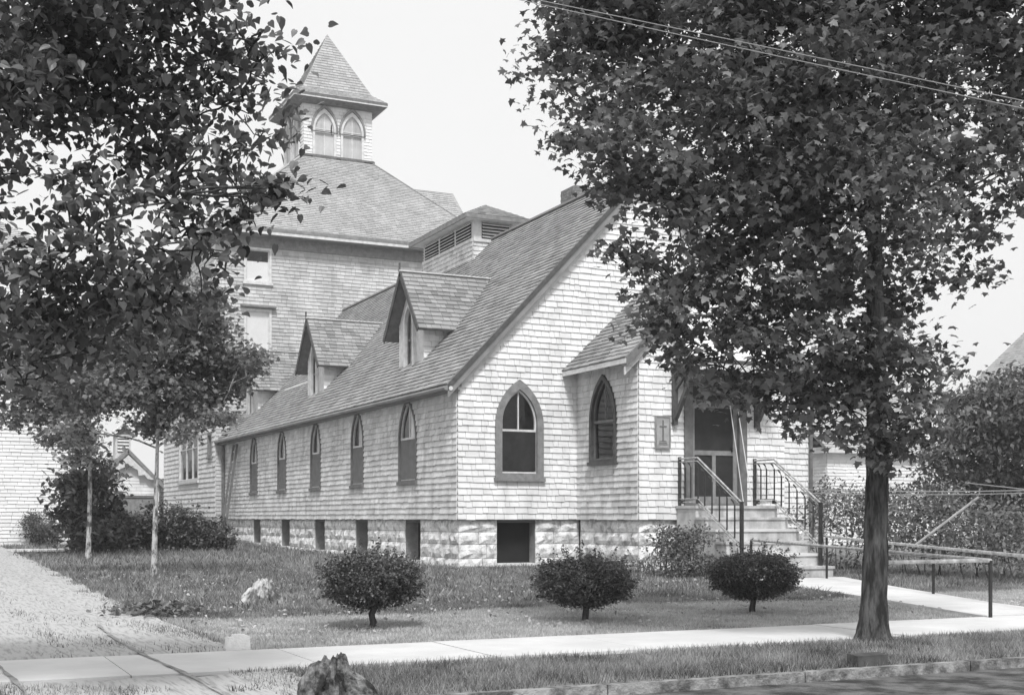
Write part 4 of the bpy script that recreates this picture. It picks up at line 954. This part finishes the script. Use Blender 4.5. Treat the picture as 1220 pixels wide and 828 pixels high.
# big maple on the verge, right
mb0 = at(1040, 765, 12.28); base = (mb0.x, mb0.y, -.2)
lob = [A(700, 62, 12.6, .72), A(668, 25, 12.2, .5), A(735, 165, 12.2, .78), A(800, 60, 12.9, 1.0), A(770, 240, 12.4, .5), A(845, 170, 11.6, .95), A(900, 60, 11.6, 1.0), A(900, 280, 12.9, 1.0),
       A(800, 330, 12.0, .38), A(752, 300, 11.7, .2), A(790, 375, 11.6, .27), A(850, 380, 12.4, .6), A(930, 170, 13.4, 1.1), A(950, 380, 11.7, .8), A(1000, 80, 12.6, 1.2), A(1010, 240, 11.5, .95), A(1000, 420, 12.8, .75),
       A(890, 445, 12.4, .45), A(1050, 340, 13.4, .75), A(1075, 160, 12.2, 1.0), A(1090, 415, 12.2, .36), A(1125, 290, 12.6, .6), A(1165, 80, 12.8, 1.0), A(1190, 200, 12.0, .6), A(1045, 470, 11.8, .4), A(1050, 505, 11.75, .33), A(1078, 520, 11.9, .26), A(1012, 488, 11.9, .38), A(1110, 450, 12.2, .3), A(950, 470, 12.2, .33), A(868, 462, 12.1, .26), A(850, 418, 12.0, .36), A(812, 408, 12.1, .24), A(890, 415, 12.6, .4), A(905, 330, 12.0, .6), A(910, 470, 11.9, .28), A(1060, 540, 11.95, .16), A(1025, 440, 11.7, .45), A(985, 470, 11.9, .35),
       A(1240, 20, 12.4, 1.0), A(1240, 150, 12.8, .6), A(830, -60, 12.4, 1.1), A(960, -90, 12.6, 1.3), A(1090, -80, 12.5, 1.3), A(720, -30, 12.6, .8), A(1200, -120, 12.5, 1.1), A(1010, -230, 12.4, 1.3), A(880, -200, 12.4, 1.0), A(1130, -230, 12.4, 1.0), A(940, 480, 12.6, .3), A(1085, 500, 12.3, .28)]
tree('maple_tree', base, 5.6, .128, lob, 'large dense maple on the verge, its trunk between sidewalk and road', 'tree', (M['bark'], M['leaf']), .074, 25, .14, 30, parts=300, group=None, low=.5)
# left verge tree, trunk out of frame
b1 = (-.5, 9.45, -.2)
def LA(u, v, d, r): return A(u, v, d, r)
lob = []
for (u, v, r) in ((40, 30, .55), (120, 60, .5), (200, 30, .5), (265, 60, .36), (60, 130, .5), (150, 140, .48), (235, 140, .42), (290, 120, .2), (270, 200, .28), (200, 215, .32), (120, 265, .4), (190, 290, .42), (250, 280, .3), (60, 330, .45), (130, 350, .45), (200, 360, .38), (290, 260, .16), (10, 380, .4), (60, 420, .38), (130, 420, .32),
                  (0, 90, .5), (-80, 60, .6), (-90, 250, .6), (-60, 380, .5), (100, -50, .6), (220, -60, .5), (0, -60, .6), (-60, -150, .7), (120, -160, .7), (0, 200, .22), (310, 40, .22), (310, 215, .14), (-200, 100, .7), (-200, 300, .6), (30, 460, .26), (-180, -80, .8), (330, 232, .07), (315, 165, .08)):
    lob.append(A(u, v, 7.6 + random.uniform(-.7, 1.0), r))
tree('verge_tree', b1, 4.6, .15, lob, 'near tree at the left with large dark leaves hanging over the driveway', 'tree', (M['bark'], M['leafl']), .06, 105, .11, 19, tm=OVAL * np.array([1.15, 1.05, 1]), tf=OF, parts=300, shell=.2, low=.35, keepf=lambda P: np.sin(P[:, 0] * 7.1 + 2 * np.sin(P[:, 2] * 5)) + np.sin(P[:, 1] * 6.3 + P[:, 0] * 3) + np.sin(P[:, 2] * 8.7 + P[:, 1] * 4) > -1.3)
# two slender young trees beside the driveway
def pos(u, d): p = at(u, 617, d); return (p.x, p.y, gz(p.x, p.y))
lob = [A(u, v, 23.8 + random.uniform(-.8, .8), r) for u, v, r in ((185, 420, .75), (235, 400, .6), (250, 450, .6), (285, 440, .42), (60, 430, .6), (100, 470, .5), (240, 490, .38), (222, 515, .24), (90, 515, .33), (150, 460, .5), (215, 480, .45), (180, 500, .4), (230, 370, .5), (130, 400, .5), (300, 425, .2), (190, 350, .5), (255, 350, .36), (262, 500, .16))]
tree('young_tree', pos(183, 23.8), 3.9, .056, lob, 'young tree with spotted pale trunk on the lawn before the shrubs', 'tree', (M['palebark'], M['leafy']), .085, 75, .17, 42, parts=0, stem=lambda k: Vector((.12 * k, .1 * k * k, 0)), group='young trees by the driveway')
lob = [A(u, v, 31.6 + random.uniform(-1, 1), r) for u, v, r in ((100, 470, .8), (60, 480, .7), (30, 450, .7), (130, 440, .8), (90, 410, .9), (50, 400, .9), (150, 400, .7), (95, 520, .45), (70, 525, .45), (20, 495, .45), (15, 420, .6), (90, 550, .3), (160, 460, .5))]
tree('young_tree', pos(105, 31.6), 5.0, .064, lob, 'slender tree with smooth pale trunk nearest the driveway corner', 'tree', (M['palebark'], M['leafy']), .10, 50, .18, 30, parts=0, stem=lambda k: Vector((.05 * math.sin(3 * k), 0, 0)), group='young trees by the driveway')
# trees and hedge on the right
lob = [A(u, v, 34 + random.uniform(-1.5, 1.5), r) for u, v, r in ((1170, 500, 1.3), (1210, 490, 1.3), (1150, 540, 1.1), (1200, 560, 1.3), (1160, 475, .7), (1215, 455, .6), (1130, 560, .6), (1250, 500, 1.4), (1290, 540, 1.4), (1145, 590, 1.0), (1200, 600, 1.1), (1260, 590, 1.2))]
tree('broad_tree', pos(1185, 34), 3.2, .16, lob, 'broad mid grey tree behind the clothesline at the right edge', 'tree', (M['bark'], M['hedge']), .16, 12, .3, 30, tm=RH, tf=RF)
def mound(name, lobes, label, cat, mat, size, per, crad, nleaf, tm=RH, tf=RF, stems=True, group=None, mats='bark', shell=.5):
    c = lobes[0][0]; b_ = (c.x, c.y, gz(c.x, c.y)); t = empty(name, b_, label, cat, group)
    P, cent = clusters(lobes, per, crad, nleaf, shell); zg = np.array([gz(x, y) for x, y in zip(P[:, 0], P[:, 1])]); P = P[P[:, 2] > zg + .02]
    leaf_mesh('foliage', P, size, tm, tf, mat, t, .4)
    m = MB()
    for (c_, r) in lobes:
        rr = max(r) if hasattr(r, '__len__') else r
        for k in range(5 if name != 'vine_hedge' else 2):
            q = Vector(c_) + Vector((random.uniform(-.6, .6) * rr, random.uniform(-.6, .6) * rr, random.uniform(0, .6) * rr)); limb(m, (c_.x + random.uniform(-.15, .15), c_.y + random.uniform(-.15, .15), gz(c_.x, c_.y) - .05), q, .014, .005, 0, 4)
    m.build('stems', M[mats], t, kind='stuff'); return t
lob = [A(u, v, d + random.uniform(-.5, .5), r, r * .8) for u, v, d, r in ((985, 610, 29, .6), (1020, 622, 27, .6), (1060, 618, 27, .7), (1100, 620, 26, .7), (1140, 620, 26, .7), (1000, 655, 27, .45), (1075, 650, 25.5, .45), (1120, 650, 25, .45), (1165, 635, 25, .7), (1205, 630, 25, .8), (1240, 640, 24, .7), (1180, 660, 23.5, .4), (1225, 665, 23, .45), (1040, 655, 26, .4), (1290, 630, 24, .9), (975, 590, 33, .6), (1010, 590, 34, .6), (1050, 595, 34, .6), (1090, 597, 34, .6), (1125, 590, 32, .5))]
mound('vine_hedge', lob, 'loose bank of vines and tall weeds along the right side yard', 'hedge', M['hedge'], .10, 30, .26, 26)
# shrubs at the west corner
lob = [A(u, v, 36 + random.uniform(-.5, .5), r) for u, v, r in ((105, 600, .85), (118, 580, .6), (92, 580, .5), (110, 560, .4), (135, 625, .6), (90, 625, .6), (120, 640, .7), (105, 550, .35))]
mound('tall_shrub', lob, 'tall dark large-leaved shrub right behind the slender pale trunk', 'shrub', M['shrub'], .17, 26, .25, 28, OVAL, OF)
for (L_, lb) in ((((160, 635, .6), (185, 628, .55), (205, 632, .55)), 'low dark shrub between the two young trees'), (((225, 632, .55), (248, 634, .5), (266, 640, .4), (235, 655, .4)), 'low leafy shrub under the ladder at the tower corner'), (((190, 610, .35), (215, 615, .4), (200, 650, .5)), 'upright leafy shrub before the triple window')):
    lob = [A(u, v, 38 + random.uniform(-1, 0), r) for u, v, r in L_]; mound('low_shrub', lob, lb, 'shrub', M['shrub'], .1, 110, .16, 28, OVAL, OF, group='shrubs along the tower wall')
lob = [A(48, 632, 41, .5), A(40, 620, 41, .35), A(62, 636, 41, .35)]
mound('small_evergreen', lob, 'small feathery bush against the pale house wall at left', 'shrub', M['hedge'], .07, 150, .12, 30)
lob = [A(806, 650, 24.6, .42), A(826, 640, 24.6, .32), A(822, 668, 24.4, .38), A(798, 672, 24.2, .34), A(790, 640, 24.8, .25), A(840, 675, 24.0, .25)]
mound('step_side_shrub', lob, 'loose leafy shrub at the left foot of the entrance stairs', 'shrub', M['hedge'], .06, 210, .14, 22, OVAL, OF)
lob = [A(u, 672, d, .16) for u, d in ((715, 26), (740, 26), (765, 25.6), (690, 27))]
mound('foundation_plants', lob, 'low ragged plants growing along the porch foundation', 'plant', M['hedge'], .05, 900, .1, 16, OVAL, OF)
# three clipped globe bushes in a row
for (u, d, wd, zc_, hh, lb) in ((443, 13.9, .55, .50, .34, 'clipped globe bush on a single stem, leftmost of the three on the lawn'), (697, 14.8, .57, .44, .32, 'clipped globe bush in the middle of the row, before the porch corner'), (897, 16.1, .56, .46, .33, 'clipped globe bush below the stairs, rightmost of the three')):
    x, y = P3(u, d); g = gz(x, y); t = empty('clipped_bush', (x, y, g), lb, 'bush', 'clipped bushes in a row on the lawn'); n = 20000
    dd = RNG.normal(size=(n, 3)); dd /= np.linalg.norm(dd, axis=1)[:, None]; th = np.arctan2(dd[:, 1], dd[:, 0])
    lump = 1 + .05 * np.sin(3 * th + u) + .05 * np.sin(5 * th + dd[:, 2] * 4) + .05 * RNG.normal(size=n) + .04 * np.sin(9 * th + 5 * dd[:, 2])
    q = (RNG.uniform(.45, 1, n) ** .5) * lump; zc = g + zc_ + .02; flat = 1 - .12 * (dd[:, 2] > .75)
    P = np.stack([x + dd[:, 0] * q * wd, y + dd[:, 1] * q * wd, zc + dd[:, 2] * q * flat * np.where(dd[:, 2] < 0, hh * .95, hh)], 1)
    sh = []
    for k in range(170):
        v_ = RNG.normal(size=3); v_ /= np.linalg.norm(v_); v_[2] = v_[2] if v_[2] > -.3 else -.5; q0_ = RNG.uniform(.9, 1.0); L_ = RNG.uniform(.02, .15); tt = RNG.uniform(0, 1, 16)[:, None]
        sh.append(np.array((x, y, zc)) + v_ * q0_ * np.array((wd, wd, hh)) + (v_ + np.array((0, 0, .35))) * tt * L_ + RNG.normal(0, .012, (16, 3)))
    P = np.concatenate([P] + sh); P = P[~((np.sin(P[:, 0] * 21 + u) + np.sin(P[:, 1] * 17) + np.sin(P[:, 2] * 25) > 2.1))]
    leaf_mesh('foliage', P, .033, RH, RF, M['bush'], t, .3)
    m = MB(); limb(m, (x, y, g - .1), (x + .02, y, g + .4), .045, .03, 0)
    for k in range(14):
        an = k * 2.4; limb(m, (x, y, g + .2 + .01 * k), (x + math.cos(an) * wd * .75, y + math.sin(an) * wd * .75, zc + random.uniform(-.15, .25)), .016, .005)
    m.build('stem', M['bark'], t)
# far tree line beyond the houses
P = []
for k in range(150):
    a = R(-50 + 110 * (k + random.random()) / 150) - R(0); d = random.uniform(105, 140); cx, cy = d * math.sin(a + R(YAW) * 1), d * math.cos(a + R(YAW))
    r = random.uniform(2, 3.6); h = random.uniform(1.5, 4.2); n = 450
    dd = RNG.normal(size=(n, 3)); dd /= np.linalg.norm(dd, axis=1)[:, None]; q = RNG.uniform(.6, 1, n)[:, None]
    P.append(np.array((cx, cy, h)) + dd * q * (r, r, r * .9))
P = np.concatenate(P); P = P[P[:, 2] > .1]
fw_ = leaf_mesh('distant_trees', P, .75, RH, RF, M['far'], None, .4, loc=(50, 100, 0)); tag(fw_, 'low line of distant treetops beyond the yards', 'trees')
# ------------------------------------------------------------------ lawn
def lawn(n, xr, yr, hgt, wdt, excl):
    X = RNG.uniform(*xr, n); Y = RNG.uniform(*yr, n); k = ~excl(X, Y); return X[k], Y[k], hgt, wdt
def excl(X, Y):
    jt = .05 * np.sin(X * 9.1) * np.sin(X * 3.3) + RNG.normal(0, .025, len(X))
    e = (X < 2.55 + .12 * np.sin(Y * 3) + .1 * np.sin(Y * 7.3)) | ((Y > 9.80 + jt) & (Y < 11.22 + jt)) | ((X > 10.7) & (Y > 25.3)) | ((X > 13.6) & (X < 17.5) & (Y > 22.6)) | ((X > 14.5) & (X < 16.8) & (Y > 20.0) & (Y < 23))
    lx = np.interp(Y, [p[1] for p in Lp], [p[0] for p in Lp]); rx = np.interp(Y, [p[1] for p in Lp], [p[0] for p in Rp])
    return e | ((Y > 11.2) & (Y < 20) & (X > lx) & (X < rx)) | (Y < 8.03) | ((X > 2.4) & (X < 6.3) & (Y > 37.6) & (Y < 40.2))
def GZ(X, Y): return -.2 + .11 * np.clip((Y - 18) / 7.3, 0, 1) + .2 * np.clip((Y - 25.3) / 20, 0, 1)
Vs, Ms = [], []
for (n, xr, yr, hg, wd) in ((52000, (1.0, 12.5), (8.03, 9.76), .045, .009), (220000, (2.2, 17), (11.25, 16), .048, .011), (190000, (2.2, 22), (16, 26), .052, .018), (90000, (2.2, 32), (16, 50), .09, .03)):
    X, Y, _, _ = lawn(n, xr, yr, hg, wd, excl); k = len(X); az = RNG.uniform(0, 2 * np.pi, k); h = hg * RNG.uniform(.4, 1.3, k)
    bare = (np.sin(X * 1.7 + 1.3 * np.sin(Y * 1.1)) + np.sin(Y * 2.3 + X * .8) + .8 * np.sin(X * 5.1 + Y * 3.7)); kk = RNG.uniform(size=k) > np.clip((bare - 1.0) * .55, 0, .8); X, Y, az, h = X[kk], Y[kk], az[kk], h[kk]; k = len(X)
    # taller, darker blades towards the building and on the verge
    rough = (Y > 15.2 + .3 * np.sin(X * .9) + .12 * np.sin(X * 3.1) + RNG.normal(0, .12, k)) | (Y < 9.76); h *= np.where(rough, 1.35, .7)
    g = GZ(X, Y); lx, ly = RNG.normal(0, .5, k) * h, RNG.normal(0, .5, k) * h; c_, s_ = np.cos(az) * wd / 2, np.sin(az) * wd / 2
    V = np.stack([np.stack([X - c_, Y - s_, g - .005], 1), np.stack([X + c_, Y + s_, g - .005], 1), np.stack([X + lx, Y + ly, g + h], 1)], 1).reshape(-1, 3)
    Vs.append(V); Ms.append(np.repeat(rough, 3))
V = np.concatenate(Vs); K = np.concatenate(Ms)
for msk, mt, lb, lc in ((K, 'grass', 'taller darker grass near the chapel and on the verge', (7, 20, -.2)), (~K, 'shortgrass', 'short pale grass strip beside the sidewalk', (7, 13, -.2))):
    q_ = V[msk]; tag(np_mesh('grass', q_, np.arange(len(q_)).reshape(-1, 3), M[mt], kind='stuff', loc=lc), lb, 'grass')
# sparse grass tufts straggling over the driveway between the ruts
n = 16000; lanes = RNG.choice([1.2, 1.65, 2.35, .1, -.9, 2.55], n, p=[.12, .16, .3, .1, .07, .25]); X = lanes + RNG.normal(0, .12, n); Y = RNG.uniform(11.3, 21, n) ** 1; k = RNG.uniform(size=n) < (.5 + .5 * np.sin(Y * 2 + X * 5)) * np.clip((19 - Y) / 8, .1, 1)
X, Y = X[k], Y[k]; X2 = RNG.uniform(-2, 3, 9000); Y2 = RNG.uniform(8.05, 9.7, 9000); k = (np.sin(X2 * 2.6) + np.sin(Y2 * 5 + X2) > .1) | (X2 > 2.2); X = np.concatenate([X, X2[k]]); Y = np.concatenate([Y, Y2[k]])
k = len(X); g = GZ(X, Y) + .03; h = .03 * RNG.uniform(.4, 1.4, k); az = RNG.uniform(0, 6.28, k); c_, s_ = np.cos(az) * .006, np.sin(az) * .006
V = np.stack([np.stack([X - c_, Y - s_, g - .02], 1), np.stack([X + c_, Y + s_, g - .02], 1), np.stack([X + RNG.normal(0, .5, k) * h, Y + RNG.normal(0, .5, k) * h, g + h], 1)], 1).reshape(-1, 3)
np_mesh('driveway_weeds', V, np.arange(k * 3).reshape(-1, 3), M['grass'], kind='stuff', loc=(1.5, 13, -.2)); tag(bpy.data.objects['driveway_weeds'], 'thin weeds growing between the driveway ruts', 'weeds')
# dry leaves on the lawn
n = 2600; X = RNG.uniform(2.8, 14, n); Y = RNG.uniform(12, 27, n) ; k = ~excl(X, Y); P = np.stack([X[k], Y[k], GZ(X[k], Y[k]) + .05], 1)
o = leaf_mesh('fallen_leaves', P, .05, OVAL, OF, M['litter'], None, .1, loc=(8, 18, -.2)); tag(o, 'scattered pale dry leaves lying on the lawn', 'leaves')
# pile of clods and leaves at the driveway edge
n = 420; X = RNG.normal(2.72, .24, n); Y = 16.1 + RNG.normal(0, .35, n); P = np.stack([X, Y, GZ(X, Y) + .04 + np.abs(RNG.normal(0, .05, n))], 1)
o = leaf_mesh('leaf_pile', P, .09, OVAL, OF, M['shrub'], None, .2, loc=(2.7, 16.1, -.2)); tag(o, 'ragged heap of dead leaves at the driveway edge', 'leaves')

# ------------------------------------------------------------------ rocks and small things
def boulder(name, c, lumps, seed, label, mat):
    """overlapping angular furrowed slabs: (dx, dy, dz, sx, sy, sz, lean)"""
    m = MB()
    for q_, (dx, dy, dz, sx, sy, sz, lean) in enumerate(lumps):
        nu, nv, b_ = 34, 20, len(m.v)
        for j in range(nv + 1):
            th = math.pi * j / nv
            for i in range(nu):
                a = 2 * math.pi * i / nu; d = Vector((math.sin(th) * math.cos(a), math.sin(th) * math.sin(a), math.cos(th)))
                p = d * 2.1 + Vector((seed, q_ * 7.3, 0)); k = 1 + .20 * (mnoise.noise(p) ) + .10 * abs(mnoise.noise(p * 2.7)) + .07 * mnoise.noise(p * 7) + .03 * mnoise.noise(p * 15)
                k *= 1 - .10 * max(0, mnoise.cell(p * 1.3))
                x_, z_ = d.x * sx * k, d.z * sz * k
                m.v.append((c[0] + dx + x_ * CY + z_ * lean, c[1] + dy + d.y * sy * k - x_ * SY * .9, c[2] + dz + z_))
        for j in range(nv):
            for i in range(nu): m.f.append((b_ + j * nu + i, b_ + j * nu + (i + 1) % nu, b_ + (j + 1) * nu + (i + 1) % nu, b_ + (j + 1) * nu + i))
    o = m.build(name, mat, smooth_=False, loc=(c[0], c[1], c[2])); return tag(o, label, 'rock')
x, y = P3(316, 17.3)
boulder('boulder', (x, y, -.2), [(-.25, .11, .07, .08, .12, .18, .5), (-.14, .06, .12, .085, .13, .24, .3), (-.02, .0, .13, .08, .14, .25, .05), (.08, -.04, .13, .075, .13, .23, -.1), (.16, -.08, .08, .07, .12, .19, -.25), (0, .03, .16, .17, .12, .18, 0)], 3, 'pale furrowed boulder lying on the lawn left of the first clipped bush', noisy('pale_boulder', .14, .56, 7, 8, .9, 1.0, 20, low=.42, high=.56))
x, y = P3(404, 8.15)
boulder('boulder', (x, y, -.23), [(-.16, .08, .10, .08, .16, .20, .15), (-.07, .04, .12, .06, .17, .22, .1), (.01, .0, .13, .07, .17, .22, .0), (.10, -.06, .08, .13, .18, .18, -.3), (0, .05, .06, .2, .15, .18, 0)], 11, 'dark furrowed boulder at the road edge, cut by the bottom of the picture', noisy('dark_boulder', .03, .28, 8, 9, .9, 1.0, 22, low=.42, high=.62))
x, y = P3(283, 11.4)
m = MB(); r3 = random.Random(5); w2, d2 = .105, .07
ringp = [(-w2, -d2), (w2, -d2), (w2, d2), (-w2, d2)]
m.hexa([(x + a, y + b, -.22) for a, b in ringp] + [(x + a * .88 + r3.uniform(-.008, .008), y + b * .8, -.065 + r3.uniform(-.012, .012)) for a, b in ringp])
m.box(x - .05, x + .06, y - .045, y + .03, -.07, -.04)
tag(m.build('marker_stone', noisy('whitewashed_stone', .78, .9, 14, 8, .95, .4, 60), loc=(x, y, -.2)), 'small whitewashed marker stone standing at the sidewalk edge', 'stone')
x, y = P3(1035, 10.33); sb = MB()
for k in range(3): sb.box(x - .155, x + .155, y - .05 + .045 * k, y - .008 + .045 * k, -.24, -.108 + .004 * k)
tag(sb.build('stepping_block', M['dtrim'], loc=(x, y, -.2)), 'small dark block on the verge in front of the maple trunk', 'block')
x, y = P3(187, 15.9); tag(MB().bar((x - .18, y + .04, -.13), (x + .2, y - .05, -.13), .05, .02).build('loose_board', M['wtrim'], loc=(x, y, -.15)), 'short pale board lying in the grass near the driveway', 'board')
# clothesline at right with its prop
cl = empty('clothesline', (18, 24, -.1), 'sagging clotheslines across the right side yard', 'clothesline')
for (v0, v1, v2) in ((583, 588, 583), (587, 592, 586)):
    a, b_ = at(955, v0, 27), at(1260, v2, 20); mdl = at(1110, v1, 23.2)
    pts = [a * (1 - t) ** 2 + mdl * 2 * t * (1 - t) + b_ * t * t for t in [i / 14 for i in range(15)]]; MB().tube(pts, .01, 5).build('line', M['wire'], cl)
MB().tube([at(1150, 575, 24), at(1260, 587, 20)], .01, 5).build('line', M['wire'], cl)
a, b_ = at(1166, 592, 22), at(1133, 617, 22.2); tag(MB().tube([b_ + (b_ - a) * 1.4, a], .022, 6).build('clothes_prop', M['wood'], loc=tuple(b_)), 'slanting wooden prop that holds up the clothesline', 'pole')
# overhead wires
for (v0, vm, v1, lb) in ((-8, 60, 129, 'upper of the two overhead wires crossing in front of the maple'), (-4, 68, 138, 'lower of the two overhead wires crossing in front of the maple')):
    a, mdl, b_ = at(600, v0, 9.8), at(930, vm, 9.0), at(1260, v1, 8.2); mdl = mdl * 2 - (a + b_) * .5
    pts = [a * (1 - t) ** 2 + mdl * 2 * t * (1 - t) + b_ * t * t for t in [i / 24 for i in range(25)]]
    d0 = (pts[0] - pts[1]).normalized(); d1 = (pts[-1] - pts[-2]).normalized()
    pts = [pts[0] + d0 * 14] + pts + [pts[-1] + d1 * 12]
    tag(MB().tube(pts, .0032, 5).build('overhead_wire', M['wire'], loc=tuple(pts[1])), lb, 'wire', 'overhead wires')

# ------------------------------------------------------------------ thin summer haze
hz = MB().box(-60, 160, -12, 190, -1.4, 26).build('haze', None, loc=(50, 90, -1.4)); hz['kind'] = 'stuff'
hm = bpy.data.materials.new('haze'); hm.use_nodes = True; t = hm.node_tree; t.nodes.clear()
pv = t.nodes.new('ShaderNodeVolumePrincipled'); pv.inputs['Color'].default_value = (.95, .95, .95, 1); pv.inputs['Density'].default_value = HAZE
o = t.nodes.new('ShaderNodeOutputMaterial'); t.links.new(pv.outputs[0], o.inputs['Volume']); hz.data.materials.append(hm)
